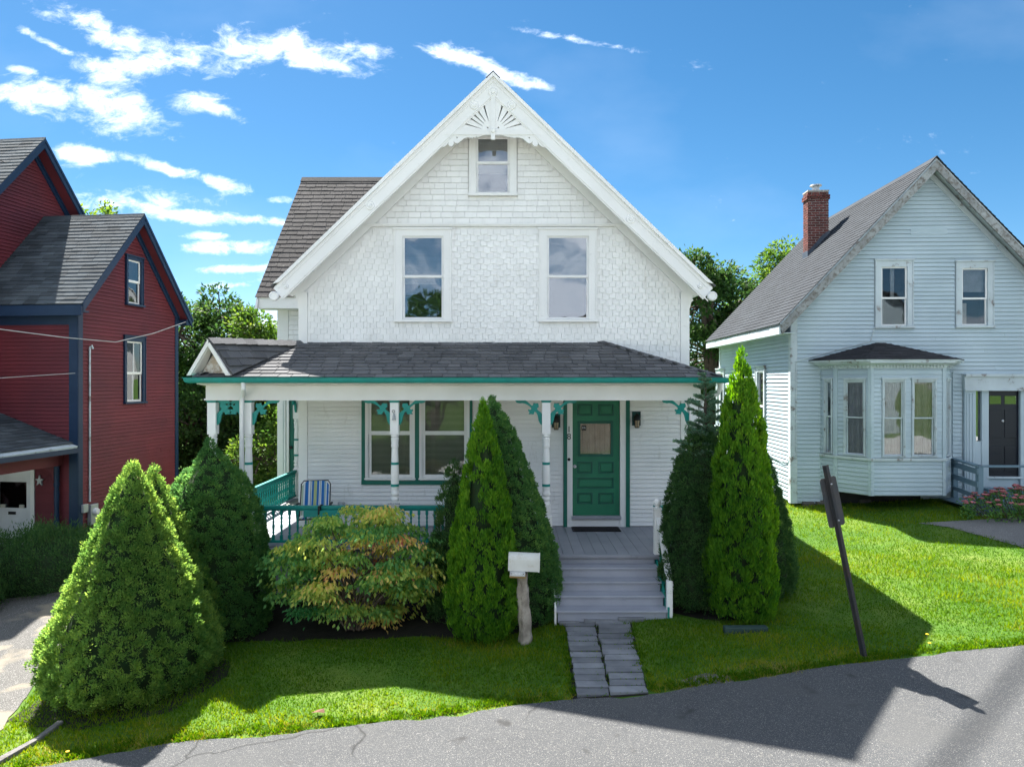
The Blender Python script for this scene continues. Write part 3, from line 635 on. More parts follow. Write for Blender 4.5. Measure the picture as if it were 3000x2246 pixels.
# pierced sunburst ornament in the peak, drawn in sketch units (one unit = 1.967 mm)
U = .001967
def ou(dx, y, sg=1): return (XC+sg*dx*U, 5.90-(y-183)*U)
def circ(x, y, r, n=9): return [(x+r*math.cos(2*math.pi*i/n), y+r*math.sin(2*math.pi*i/n)) for i in range(n)]
apron = [(0,802),(90,802),(150,820),(165,815),(175,829),(185,815),(200,829),(245,820),(290,835),(320,862),(345,880),(368,876),(383,860),(380,888),(400,910),(425,905),(438,886),(430,866),(450,895),(480,915),(520,912),(560,925),(590,955),(605,985),(615,975),(622,988),(635,985),(690,1018),(715,1012)]
for sg in (-1, 1):
    outer = [(0,360)]+[(0,745)]+apron+[(745,1072)]
    outer = [(0,330),(0,802)]+apron[1:]+[(760,1062)]
    H = []
    for (tx, ty, bx, by) in ((88,520,45,665),(145,570,73,672),(183,605,88,690),(220,638,103,712),(273,690,118,738)):
        dx, dy = tx-bx, ty-by; l = math.hypot(dx, dy); nx, ny = -dy/l, dx/l
        H.append([(bx+nx*2, by+ny*2), (tx-dx/l*11+nx*7.5, ty-dy/l*11+ny*7.5), (tx-dx/l*4+nx*12, ty-dy/l*4+ny*12), (tx+nx*10+dx/l*4, ty+ny*10+dy/l*4), (tx+dx/l*11, ty+dy/l*11), (tx-nx*10+dx/l*4, ty-ny*10+dy/l*4), (tx-dx/l*4-nx*12, ty-dy/l*4-ny*12), (tx-dx/l*11-nx*7.5, ty-dy/l*11-ny*7.5), (bx-nx*2, by-ny*2)])
    H += [[(53,443),(95,482),(53,486)],[(121,503),(160,541),(127,542)],[(168,552),(197,579),(172,577)],[(208,585),(239,612),(214,612)],[(253,624),(292,660),(256,664)],[(321,687),(363,724),(318,724)]]
    H += [circ(52,728,9), circ(350,827,8), circ(425,832,8), circ(484,872,8)]
    MB().prism(M0, [ou(a, b, sg) for a, b in outer], -.445, -.405, [[ou(a, b, sg) for a, b in h] for h in H]).build('gable_fretwork', WHITE, house)
    MB().prism(M0, [ou(a, b, sg) for a, b in ((0,745),(405,752),(470,800),(0,800))], -.462, -.445).build('tie_board', WHITE, house)
MB().prism(M0, [ou(a, b) for a, b in ((-22,350),(22,350),(22,745),(-22,745))], -.47, -.445).build('king_post', WHITE, house)
mb = MB().prism(M0, [ou(a, b) for a, b in ((-20,745),(20,745),(20,852),(-20,852))], -.50, -.46); mb.lathe(M0 @ Matrix.Translation((XC, -.50, 5.90-(765-183)*U)) @ Matrix.Rotation(R(90), 4, 'X'), [(.045,0),(.045,.02),(.01,.03)], 16)
mb.build('pendant', WHITE, house)
# windows
window(house, M0, *W2L, out=.028, casing=.155, top=.13, blind=.56, meet=.505)
window(house, M0, *W2R, out=.028, casing=.155, top=.13, blind=.50, meet=.505)
window(house, M0, *WAT, casing=.135, top=.20, blind=.62, meet=.53, room=IRON)
# paired porch windows with green outer trim
tw = MB(); zt = -.14
for (a, b) in ((px(1060), px(1070.5)), (px(1215.7), px(1230.3)), (px(1375), px(1384))): tw.box(M0, a, b, -.04, 0, pz(1407), zt)
tw.box(M0, px(1060), px(1384), -.055, 0, pz(1418), pz(1407)); tw.build('green_window_trim', TRIMG, house)
for g, (ca, cb) in ((G1, (px(1070.5), px(1215.7))), (G2, (px(1230.3), px(1375)))):
    window(house, M0, g[0]+.03, g[1]-.03, g[2]+.03, g[3], casing=.05, top=.05, blind=.999, meet=.53, gl=GLASSD, sash=.06, out=.03, sill=.03, sillw=.04)
# front door
dp = thing  # (alias kept short on purpose)
d = MB(); x0, x1 = DOOR[0]+.004, DOOR[1]-.004; d0, d1 = -2.66, -.34
dq = lambda a, b: ((a/6.623+1640-1500)/148.6, (1115-(b/6.623+1150))/148.6)      # close-up sketch units
gl0 = dq(400, 1190); gl1 = dq(990, 600)
pan = [((345,440),(630,228)), ((755,440),(1045,228)), ((345,1560),(632,1345)), ((760,1560),(1048,1345))]
pan = [(*dq(*a), *dq(*b)) for a, b in pan]
zz = lambda p: (1115-(1100+p/2.07))/148.6; xx = lambda p: (1150+p/2.07-1500)/148.6
pan += [(xx(1122), zz(683), xx(1340), zz(620)), (xx(1122), zz(776), xx(1213), zz(712)), (xx(1250), zz(776), xx(1340), zz(712))]
hl = [(gl0[0], gl1[0], gl0[1], gl1[1])]+[(p[0], p[2], p[1], p[3]) for p in pan]
door = backing(M0, [(x0, d0), (x1, d0), (x1, d1), (x0, d1)], hl, .02, .06).build('front_door', GREEN, house)
for (a, b, c, e) in hl[1:]:
    mb = MB(); mb.box(M0, a, b, .045, .058, c, e); mb.box(M0, a+.035, b-.035, .030, .045, c+.035, e-.035); mb.build('door_panel', GREEN, door, bevel=.004)
    mb = MB(); mb.box(M0, a-.008, a+.018, .010, .045, c-.008, e+.008); mb.box(M0, b-.018, b+.008, .010, .045, c-.008, e+.008); mb.box(M0, a+.018, b-.018, .010, .045, e-.018, e+.008); mb.box(M0, a+.018, b-.018, .010, .045, c-.008, c+.018)
    mb.build('door_moulding', GREEND, door, bevel=.003)
a, b, c, e = hl[0]
mb = MB()
for q, y in ((.05, .004), (.025, -.004)): mb.box(M0, a-q, a-q+.025, y, .03, c-q, e+q); mb.box(M0, b+q-.025, b+q, y, .03, c-q, e+q); mb.box(M0, a-q+.025, b+q-.025, y, .03, e+q-.025, e+q); mb.box(M0, a-q+.025, b+q-.025, y, .03, c-q, c-q+.025)
mb.build('door_light_frame', GREEND, door, bevel=.003)
MB().box(M0, a, b, .026, .029, c, e).build('door_pane', GLASSD, door)
vs = []; fs = []
for i in range(61):
    x = a+(b-a)*i/60; y = .055+.006*math.sin(i*1.9)+.004*math.sin(i*.7+1); y2 = y+(.012 if 26 < i < 31 else 0)
    vs += [(x, y2, c), (x, y, e)]
    if i: fs.append((2*i-2, 2*i, 2*i+1, 2*i-1))
MB().add(M0, vs, fs).build('door_curtain', CURT, door, smooth=True)
MB().box(M0, a, b, .075, .08, c, e).build('door_backing', DARK, door)
st = dq(470, 685); MB().box(M0, st[0]-.045, st[0]+.045, .018, .0245, st[1]-.048, st[1]+.048).build('door_sticker', BLACK, door)
text_obj('PA', M0 @ Matrix.Translation((st[0], .016, st[1])), .062, LETTER, door, 'sticker_letters', .001)
mb = MB(); mb.lathe(M0 @ Matrix.Translation((dq(292,1430)[0], .02, dq(292,1430)[1])) @ Matrix.Rotation(R(90), 4, 'X'), [(.035,0),(.035,.006),(.012,.012),(.012,.035),(.03,.045),(.032,.06),(.02,.072)], 18)
mb.build('door_knob', GALV, door, smooth=True)
mb = MB()
mb.box(M0, px(1661), px(1677), -.045, .06, ZF, d1+.12); mb.box(M0, px(1816), px(1832.5), -.045, .06, ZF, d1+.12); mb.box(M0, px(1677), px(1816), -.044, .02, d1, d1+.12)
mb.box(M0, px(1677), px(1816), -.03, .06, ZF, -2.72); mb.build('door_casing', WHITE, house, bevel=.003)
mb = MB(); mb.box(M0, px(1650.5), px(1661), -.06, 0, ZF, d1+.13); mb.box(M0, px(1832.5), px(1844), -.06, 0, ZF, d1+.13); mb.build('green_door_trim', TRIMG, house)
MB().box(M0, px(1674), px(1819), -.075, .05, -2.72, -2.655).build('door_threshold', PGREY, house, bevel=.01)
nx = dq(175, 0)[0]
text_obj('1', M0 @ Matrix.Translation((nx, -.05, dq(0,712)[1])), .17, BLACK, house, 'house_number', .003)
text_obj('8', M0 @ Matrix.Translation((nx, -.05, dq(0,852)[1])), .17, BLACK, house, 'house_number', .003)
MB().lathe(M0 @ Matrix.Translation((nx, -.045, dq(0,1288)[1])) @ Matrix.Rotation(R(90), 4, 'X'), [(.03,0),(.03,.012),(.018,.02),(.01,.03)], 16).build('door_bell', IRON, house, smooth=True)

# rear wing on the left, its ridge level with the front gable
wx0, wy0 = -5.80, 17.6; Mw = Fr(0, wy0)
SD = (-5.52, -4.62, -2.83, -.45)
wp = [(wx0, -3.1), (XL+.1, -3.1), (XL+.1, 2.0), (wx0, 2.0)]
wing = backing(Mw, wp, [SD]).build('wing_wall', WCLAP, house)
clad(PC, wing, Mw, [(wx0+.26, -2.87), (XL, -2.87), (XL, 2.0), (wx0+.26, 2.0)], [m_board], .118, .024, holes=[(-5.80, -4.4, -2.9, -.2)], vg=.007)
MB().box(Mw, wx0-.01, wx0+.26, -.03, 0, -2.87, 2.0).build('corner_board', WHITE, wing)
mb = MB(); mb.box(Mw, wx0, wx0+.08, .08, 6.5, -3.1, 2.0); mb.prism(Fr(wx0, 24.1, 0, -90), [(0, 2.0), (6.5, 2.0), (3.25, 5.5)], 0, .08); mb.build('wing_end_wall', WCLAP, house)
mb = MB(); mb.box(Mw, -5.66, -5.60, -.05, 0, -2.87, -.3); mb.build('green_door_trim', TRIMG, house)
mb = MB(); mb.box(Mw, -5.60, -5.52, -.045, .05, -2.87, -.3); mb.box(Mw, -4.62, -4.54, -.045, .05, -2.87, -.3); mb.box(Mw, -5.52, -4.62, -.044, .02, -.45, -.3); mb.build('door_casing', WHITE, house)
sd = MB().box(Mw, SD[0]+.003, SD[1]-.003, .01, .05, SD[2], SD[3]).build('side_door', TRIMG, house)
for k in range(3): MB().box(Mw, -5.42, -5.12, .0, .01, -2.7+.75*k, -2.1+.75*k).build('door_panel', GREEND, sd)
MB().lathe(Mw @ Matrix.Translation((-5.47, .01, -1.65)) @ Matrix.Rotation(R(90), 4, 'X'), [(.035,0),(.015,.02),(.04,.05),(.02,.08)], 12).build('door_knob', IRON, sd)
er, ez, rr, rz = 17.05, 2.02, 20.85, 5.92
wr = MB(); wr.slab([(wx0-.34, er, ez), (-1.2, er, ez), (-1.2, rr, rz), (wx0-.34, rr, rz)], .09).slab([(wx0-.34, 2*rr-er, ez), (-1.2, 2*rr-er, ez), (-1.2, rr, rz), (wx0-.34, rr, rz)], .09)
wro = wr.build('wing_roof', WHITE, house)
sv = (rz-ez)/(rr-er)
roof_plane(PR, wro, m_old, [(wx0-.36, er-.04, ez-.02), (-1.3, er-.04, ez-.02), (-1.3, rr, rz+.02), (wx0-.36, rr, rz+.02)], (1, 0, 0), .20, .30, thick=.016, jig=.018, gap=.01)
MB().slab([(wx0-.37, rr-.16, rz-.11), (-1.3, rr-.16, rz-.11), (-1.3, rr, rz+.055), (wx0-.37, rr, rz+.055)], .02).slab([(wx0-.37, rr+.16, rz-.11), (-1.3, rr+.16, rz-.11), (-1.3, rr, rz+.055), (wx0-.37, rr, rz+.055)], .02).build('ridge_cap', OLDROOF, wro)
mb = MB(); mb.box(I4, wx0-.30, XL+.3, er+.02, er+.08, 1.74, 2.0); mb.box(I4, wx0-.30, XL+.3, er+.08, wy0-.03, 1.74, 1.78)
mb.build('eave_fascia', WHITE, house)
mb = MB(); mb.prism(Fr(wx0-.34, rr*2-er, 0, -90), [(0, 1.98), (rr-er, rz-.08), (2*(rr-er), 1.98), (2*(rr-er)+.12, 1.72), (2*(rr-er)-.22, 1.74), (rr-er, rz-.38), (.22, 1.74)], -.0, .05); mb.build('rake_board', WHITE, house)
# ------------------------------------------------------------------ the porch of the white house
RO = (-4.15, 14.0, .74); YE = 12.05; ZE = .045; XW = -5.42
Br = (-4.76, 12.13, .09); Bl = (-5.42, 12.42, .09)
E1 = (XW, YE, ZE); E3 = (XW, 17.6, ZE); EH = (3.56, YE, ZE); HT = (1.80, 14.0, .74); EW = (3.56, 14.0, ZE)
pr = MB()
pr.slab([E1, EH, HT, RO, Br], .05); pr.slab([EH, EW, HT], .05); pr.slab([E1, Bl, RO, (-4.15,17.6,.74), E3], .05); pr.slab([E1, Br, Bl], .04)
R1b = (-5.14, 12.02, .685)
pro = pr.build('porch_roof', ROOF, house)
mb = MB(); mb.slab([R1b, RO, (-4.70,11.98,.115)], .03); mb.slab([R1b, RO, (-5.52,12.2,.115)], .03); mb.build('corner_gable_roof', ROOF, pro)
off = lambda pts, d=.004: [(p[0], p[1], p[2]+d) for p in pts]
roof_plane(PR, pro, m_roof, off([(XW-.02,YE-.03,ZE), (3.58,YE-.03,ZE), HT, RO, Br]), (1,0,0), .188, .27, thick=.024, jig=.020, gap=.012)
roof_plane(PR, pro, m_roof, off([(3.58,YE-.03,ZE), (3.58,14,ZE), HT]), (0,1,0), .188, .27, thick=.02, jig=.01)
roof_plane(PR, pro, m_roof, off([E1, Bl, RO, (-4.15,17.6,.74), E3]), (0,1,0), .188, .3, thick=.02, jig=.01)
roof_plane(PR, pro, m_roof, off([E1, Br, Bl]), (1,-.4,0), .12, .25, thick=.018)
rdv = Vector(RO)-Vector(R1b)
roof_plane(PR, pro, m_roof, off([(-4.68,11.98,.12), RO, R1b], .006), tuple(rdv), .16, .30, thick=.022, jig=.010)
roof_plane(PR, pro, m_roof, off([(-5.54,12.2,.12), RO, R1b], .006), tuple(rdv), .16, .30, thick=.022)
for k in range(9):       # ridge caps along the little gable
    t0, t1 = k/9, (k+1)/9; a = Vector(R1b).lerp(Vector(RO), t0); b = Vector(R1b).lerp(Vector(RO), t1)+Vector((0,0,.012)); n_ = Vector((rdv.y,-rdv.x,0)).normalized()*.12
    mb = MB()
    for s in (-1, 1): mb.slab([a+Vector((0,0,.045)), b+Vector((0,0,.045)), b+n_*s+Vector((0,0,-.06)), a+n_*s+Vector((0,0,-.06))], .014)
    mb.build('ridge_cap', ROOF, pro)
hv = Vector(HT)-Vector(EH)
for k in range(14):      # hip caps
    a = Vector(EH)+hv*(k/14); b = Vector(EH)+hv*((k+1.15)/14)+Vector((0,0,.01)); mb = MB()
    s1 = Vector((-.13,.0,.0)); s2 = Vector((.03,.14,-.03))
    mb.slab([a+Vector((0,0,.045)), b+Vector((0,0,.045)), b+s1+Vector((0,0,.03)), a+s1+Vector((0,0,.03))], .016)
    mb.slab([a+Vector((0,0,.045)), b+Vector((0,0,.045)), b+s2, a+s2], .016); mb.build('hip_cap', ROOF, pro)
# small pediment over the corner of the porch
Mp = Matrix.Translation((-5.12, 12.16, 0)) @ Matrix.Rotation(R(-14), 4, 'Z')
ped = MB().prism(Mp, [(-.30,.13),(.30,.13),(0,.58)], .10, .12).build('pediment', mat('bare_weathered_wood', (.50,.42,.32), (.36,.30,.23), .8, 4, .3, 40, dirt=((.65,.63,.58), .5, .6, 6, (1,1,1))), house)
for s in (-1, 1): MB().prism(Mp, [(0,.70),(s*.42,.09),(s*.345,.09),(0,.59)], -.14, -.10).build('pediment_rake', CREAM, ped)
for s in (-1, 1): MB().prism(Mp, [(0,.60),(s*.352,.09),(s*.335,.09),(0,.575)], -.10, .10).build('pediment_soffit', CREAM, ped)
# entablature, gutter, ceiling following the porch outline
def run(pts, prof, name, m, par, close=False):
    """sweep a (out, z) profile along a polyline in plan; out is to the street side"""
    P = [Vector((p[0], p[1])) for p in pts]; vs = []; n = len(prof)
    for i, p in enumerate(P):
        d1 = (P[i]-P[i-1]).normalized() if i else (P[1]-P[0]).normalized(); d2 = (P[i+1]-P[i]).normalized() if i < len(P)-1 else d1
        n1 = Vector((d1.y, -d1.x)); n2 = Vector((d2.y, -d2.x)); mm = (n1+n2); mm = mm/mm.length; mm = mm/max(mm.dot(n1), .3)
        for (o, z) in prof: vs.append((p.x+mm.x*o, p.y+mm.y*o, z))
    fs = []
    for i in range(len(P)-1):
        for j in range(n): k = (j+1) % n; fs.append((i*n+j, (i+1)*n+j, (i+1)*n+k, i*n+k))
    fs += [tuple(reversed(range(n))), tuple((len(P)-1)*n+j for j in range(n))]
    return MB().add(I4, vs, fs).build(name, m, par)
YB = 12.40
LINE = [(-5.22,17.5),(-5.22,YB),(3.18,YB),(3.18,13.95)]
bx = lambda o0, o1, z0, z1: [(o1,z0),(o1,z1),(o0,z1),(o0,z0)]
beam = run(LINE, bx(-.09,.09,-.34,-.06), 'porch_beam', CREAM, house)
run(LINE, [(.115,-.07),(.115,-.03),(.20,-.03),(.20,-.01),(-.1,-.01),(-.1,-.06),(.09,-.06)], 'cornice', CREAM, beam)
run(LINE, bx(.09,.112,-.34,-.31), 'beam_moulding', CREAM, beam)
EL = [(-5.42,17.5),(-5.42,YE+.02),(3.56,YE+.02),(3.56,13.9)]
run(EL, [(-.03,-.02),(.0,-.038),(.06,-.042),(.10,-.025),(.115,.01),(.12,.044),(.135,.048),(.135,.055),(.095,.055),(.09,.01),(.05,-.022),(-.0,-.02),(-.03,.045),(-.05,.045)], 'gutter', TEAL, house)
run(LINE, [(.115,-.085),(.20,-.055),(.20,-.03),(.115,-.03)], 'eave_fascia', CREAM, house)
MB().add(I4, [(-5.22,12.4,-.10),(3.18,12.4,-.10),(3.18,14,-.10),(-4.1,14,-.10),(-4.1,17.6,-.10),(-5.22,17.6,-.10)], [(0,1,2,3,4,5)]).build('porch_ceiling', WHITE, house)
# floor, boards running out from the wall
fl = MB().slab([(-5.40,17.6,ZF-.03),(-5.40,12.36,ZF-.03),(.50,12.36,ZF-.03),(.50,11.74,ZF-.03),(2.50,11.74,ZF-.03),(2.50,12.36,ZF-.03),(3.24,12.36,ZF-.03),(3.24,14,ZF-.03),(-4.1,14,ZF-.03),(-4.1,17.6,ZF-.03)], .05).build('porch_floor', PFLOOR, house)
m_fb = unit_mesh('floor_board', SQ, PFLOOR, y_lo=-1, y_hi=-1)
Mf = lambda x, y: Matrix.Translation((x, y, ZF-.03)) @ Matrix.Rotation(R(-90), 4, 'X')
def flat(x0, x1, y0, y1, t=.03): return Matrix(((x1-x0,0,0,x0),(0,0,y1-y0,y0),(0,-t,0,ZF-.03),(0,0,0,1)))
x = -5.40
while x < 3.15:
    w = .183 if x > .4 else .14
    y0 = 11.72 if .48 < x < 2.35 else 12.33; y1 = 14.0 if x > -4.2 else 17.6
    PB.add(fl, m_fb, flat(x+.003, x+w-.003, y0, y1)); x += w
# turned posts
def band(M, r, z0, z1, nm, par): MB().lathe(M, [(r,z0),(r,z1)], 14).build(nm, TEAL, par)
def post(x, y, s=.073):
    M = Matrix.Translation((x, y, 0)); q = 1.046; mb = MB()
    mb.box(M, -s, s, -s, s, -.93, -.362); mb.box(M, -s, s, -s, s, ZF, -2.155)
    pr = [(.066,-2.06),(.066,-2.03),(.050,-2.01),(.068,-1.98),(.068,-1.95),(.052,-1.93),(.070,-1.90),(.070,-1.87),(.058,-1.85),(.060,-1.80),(.067,-1.70),(.066,-1.50),(.060,-1.30),(.054,-1.14),(.052,-1.12),(.064,-1.10),(.064,-1.07),(.058,-1.05),(.064,-.99),(.068,-.97),(.068,-.955),(.050,-.945),(.069,-.925),(.066,-.905),(.06,-.89)]
    mb.lathe(M, [(a*q, b*q) for a, b in pr], 16); p = mb.build('porch_post', WHITE, house, smooth=True)
    MB().box(M, -s-.015, s+.015, -s-.015, s+.015, -.362, -.341).box(M, -s-.004, s+.004, -s-.004, s+.004, -.38, -.362).build('post_cap', TEAL, p)
    for z, r in ((-1.44,.0685),(-1.82,.0725)): band(M, r, z-.022, z+.022, 'green_band', p)
    return p
BKT = [(1830,200),(1790,265),(1700,282),(1640,275),(1560,290),(1490,325),(1440,360),(1400,400),(1392,432),(1420,455),(1470,440),(1482,465),(1465,500),(1440,520),(1470,575),(1400,572),(1330,582),(1310,520),(1300,500),(1260,530),(1225,600),(1205,680),(1195,750),(1150,840),(1105,868),(1105,560),(1140,520),(1200,475),(1240,440),(1232,410),(1190,375),(1195,330),(1210,275),(1265,285),(1335,272),(1340,310),(1365,345),(1400,330),(1440,290),(1520,215),(1560,200)]
def bracket(p, x, y, yaw, s=.073):
    M = Matrix.Translation((x, y, -.341)) @ Matrix.Rotation(R(yaw), 4, 'Z')
    MB().prism(M, [(s+(a-1105)*.000648, -(b-200)*.000648) for a, b in BKT], -.022, .022).build('bracket', TEAL, p)
for (x, y, yaws) in ((-4.60,YB,(0,180)), (-2.045,YB,(0,180)), (.596,YB,(0,180)), (3.16,YB,(180,90)), (-5.22,YB,(0,90)), (-5.28,17.42,(-90,))):
    p = post(x, y)
    for a in yaws: bracket(p, x, y, a)
p = house
# railings
def baluster_mesh():
    mb = MB(); mb.box(I4, -.021,.021,-.021,.021,0,.09); mb.box(I4, -.021,.021,-.021,.021,.46,.54)
    mb.lathe(I4, [(.021,.09),(.012,.11),(.021,.13),(.014,.16),(.022,.25),(.016,.29),(.014,.31),(.018,.33),(.012,.36),(.020,.40),(.013,.44),(.021,.46)], 7)
    me = bpy.data.meshes.new('baluster'); me.from_pydata(mb.v, [], mb.f); me.materials.append(TEAL); return me
BAL = baluster_mesh()
def railing(a, b, name='railing', step=.137):
    A = Vector((*a, 0)); B = Vector((*b, 0)); d = (B-A); L = d.length; yaw = math.degrees(math.atan2(d.y, d.x)); M = Fr(a[0], a[1], 0, yaw)
    mb = MB(); mb.box(M, 0, L, -.042, .042, -2.235, -2.178); mb.box(M, 0, L, -.026, .026, -2.265, -2.235); mb.box(M, 0, L, -.035, .035, -2.82, -2.78)
    r = mb.build(name, TEAL, house, bevel=.006)
    n = int(L/step)
    for i in range(n):
        o = bpy.data.objects.new('baluster', BAL); COL.objects.link(o); setpar(o, r, M @ Matrix.Translation(((i+.5)*L/n, 0, -2.78)) @ Matrix.Diagonal((1.1,1.1,.965,1)))
    return r
railing((-5.14,YB), (-4.68,YB)); railing((-4.52,YB), (-2.12,YB)); railing((-1.97,YB), (.52,YB)); railing((2.47,YB), (3.09,YB)); railing((-5.26,YB+.08), (-5.30,17.34))
# porch skirt: fascia, vertical slats, bottom board
SK = [(-5.30,17.4),(-5.30,12.42),(.50,12.42),(.50,11.86),(.66,11.86)]
sk = run(SK, bx(-.02,.05,-3.10,-2.92), 'porch_fascia', PGREY, house); run(SK, [(.05,-2.93),(.05,-2.90),(.10,-2.90),(.12,-2.915),(.10,-2.93)], 'floor_nosing', PGREY, sk)
skr = run([(2.42,11.86),(2.50,11.86),(2.50,12.42),(3.16,12.42),(3.16,13.9)], bx(-.02,.05,-3.10,-2.92), 'porch_fascia', PGREY, house)
x = -5.25
while x < .35:
    MB().box(I4, x, x+.105, 12.42, 12.438, -3.72, -3.10).build('skirt_slat', PGREY, sk); x += .14
for x in (2.56,2.70,2.84,2.98): MB().box(I4, x, x+.105, 12.42, 12.438, -3.55, -3.10).build('skirt_slat', PGREY, skr)
MB().box(I4, -5.25, .48, 12.39, 12.42, -3.86, -3.72).build('skirt_base_board', mat('dark_green_board', (.035,.05,.045), bump=.2), sk)
MB().box(I4, -4.4, 3.1, 13.9, 13.98, -3.95, -2.95).build('foundation', ROCK, house)
# stairs: five risers
stp = MB(); xs0, xs1 = .70, 2.36; zb = G(1.5, 10.85); n = 5; rise = (ZF-.0-zb-.02)/n
stairs = bpy.data.objects.new('stairs', None); COL.objects.link(stairs); setpar(stairs, house)
PLT = mat('stair_paint', (.32,.335,.385), (.27,.285,.33), .55, 2, .1, 40, rand=.04, dirt=((.22,.22,.23), .6, .8, 5, (1,1,1)))
for k in range(n):
    z1 = ZF-.03-k*rise; y = 11.76-k*.225
    MB().box(I4, xs0, xs1, y, y+.02, z1-rise+.0, z1-.0).build('riser', PLT, stairs)
    if k: MB().box(I4, xs0-.02, xs1+.02, y-.03, y+.225, z1-.0, z1+.032).build('tread', PLT, stairs, bevel=.006)
MB().box(I4, xs0-.02, xs1+.02, 11.70, 11.76, ZF-.05, ZF-.001).build('landing_nosing', PFLOOR, stairs, bevel=.006)
for xx_ in (xs0-.05, xs1+.02):
    pts = [(0, zb-.1), (0, zb+.22), (1.02, ZF-.03), (1.02, zb-.1)]
    MB().prism(Matrix.Translation((xx_, 10.86, 0)) @ Matrix.Rotation(R(90), 4, 'Z'), [(a, b) for a, b in pts], -.03, .0).build('stringer', TEAL if xx_ > 1 else WHITE, stairs)
for xx_, right in ((2.41, True), (.61, False)):
    M = Matrix.Translation((xx_, 11.78, 0)); mb = MB(); mb.box(M, -.055, .055, -.055, .055, ZF, -2.13 if right else -2.25); mb.box(M, -.065,.065,-.065,.065,-2.13,-2.10) if right else None
    if right: mb.lathe(M, [(.04,-2.10),(.035,-2.08),(.055,-2.06),(.062,-2.03),(.060,-1.99),(.04,-1.96),(.01,-1.95)], 16)
    mb.build('newel_post', WHITE, stairs, smooth=True)
M = Matrix.Translation((2.42, 10.92, 0)); MB().box(M, -.045,.045,-.045,.045, zb-.05, zb+.62).build('lower_newel_post', WHITE, stairs, bevel=.01)
a = Vector((2.43, 11.76, -2.22)); b = Vector((2.44, 10.92, zb+.55))
mb = MB(); mb.add(I4, [(a.x-.045,a.y,a.z),(a.x+.045,a.y,a.z),(b.x+.045,b.y,b.z),(b.x-.045,b.y,b.z),(a.x-.045,a.y,a.z-.09),(a.x+.045,a.y,a.z-.09),(b.x+.045,b.y,b.z-.09),(b.x-.045,b.y,b.z-.09)], [(0,3,2,1),(4,5,6,7),(0,1,5,4),(1,2,6,5),(2,3,7,6),(3,0,4,7)])
mb.build('handrail', WHITE, stairs)
for k in range(5):
    q = (k+1)/6; p0 = a.lerp(b, q); MB().box(Matrix.Translation((p0.x, p0.y, 0)), -.015,.015,-.015,.015, ZF-.85*q, p0.z-.09).build('stair_baluster', TEAL, stairs)
# downspouts
PIPE = mat('white_downspout', (.76,.77,.76), rough=.4, bump=.02)
MB().tube([(-4.55,12.02,-.02),(-4.55,12.03,-.13),(-4.60,12.18,-.22),(-4.66,12.25,-.30),(-4.67,12.26,-3.65)], .040, 12).build('downspout', PIPE, house, smooth=True)
MB().tube([(3.60,12.3,-.02),(3.61,12.3,-.14),(3.58,12.35,-.22),(3.36,12.5,-.34),(3.33,12.5,-.42),(3.33,12.5,-3.4)], .042, 12).build('downspout', PIPE, house, smooth=True)
MB().tube([(-5.5,17.2,-.02),(-5.5,17.2,-3.6)], .035, 10).build('downspout', PIPE, house, smooth=True)
# slanting boards of the side step at the far end of the porch
mb = MB()
for k in range(4):
    a = Vector((-5.30+.02*k, 17.2-.22*k, -2.60-.02*k)); mb.slab([a, a+Vector((1.0,.2,.18)), a+Vector((1.0,.38,.16)), a+Vector((0,.18,-.02))], .03)
sb = thing('board_stack', (-4.9, 16.8, ZF), 'weathered boards stacked on the porch beside the side door', 'boards')
for k in range(4):
    a = Vector((-5.25+.03*k, 16.1+.24*k, ZF+.02)); MB().slab([a, a+Vector((1.0,.1,.12)), a+Vector((1.0,.31,.12)), a+Vector((0,.21,.0))], .025).build('plank', mat('grey_plank%d' % k, (.36-.04*k,.35-.04*k,.32-.04*k), bump=.3), sb)
bpy.data.materials['grey_plank0'].name = 'grey_plank'
for P in (PC, PS, PF, PR, PB): P.flush()

# ------------------------------------------------------------------ things on and by the porch
def lantern(x, z, label):
    t = thing('wall_lantern', (x, 14, z), label, 'lamp', 'lanterns flanking the front door'); M = M0 @ Matrix.Translation((x, 0, z))
    MB().box(M, -.085, .085, -.035, -.018, -.16, .115).build('back_plate', mat('dark_teal_plate', (.012,.06,.06), bump=0), t)
    mb = MB(); mb.tube([(x,13.975,z-.03),(x,13.93,z+.05),(x,13.89,z+.045),(x,13.88,z)], .012, 8); mb.build('arm', IRON, t)
    Ml = M @ Matrix.Translation((0, -.11, 0))
    MB().lathe(Ml, [(.072,-.055),(.072,-.035),(.066,-.01),(.058,.03),(.035,.06),(.012,.075),(.012,.09)], 14).build('hood', IRON, t, smooth=True)
    MB().lathe(Ml, [(.042,-.19),(.056,-.055)], 6).build('lantern_glass', LAMPGL, t)
    mb = MB()
    for k in range(6):
        q = 2*math.pi*(k+.5)/6; mb.tube([(x+.044*math.cos(q), 13.89+.044*math.sin(q), z-.19), (x+.058*math.cos(q), 13.89+.058*math.sin(q), z-.055)], .005, 5)
    mb.lathe(Ml, [(.046,-.20),(.048,-.185),(.03,-.18)], 6); mb.build('cage', IRON, t)
lantern(px(1628.5), pz(1228), 'black wall lantern left of the green door, partly hidden by a teal bracket')
lantern(px(1863.5), pz(1222), 'black wall lantern on a dark plate right of the green door')
t = thing('doormat', (1.62, 13.75, ZF), 'black rubber doormat on the grey porch floor before the green door', 'doormat')
MB().box(I4, 1.16, 2.08, 13.50, 13.90, ZF+.002, ZF+.016).build('mat_sheet', RUBBER, t)
mb = MB(); [mb.box(I4, 1.18, 2.06, 13.52+.036*k, 13.535+.036*k, ZF+.016, ZF+.022) for k in range(11)]; mb.build('mat_ribs', RUBBER, t, kind='stuff')
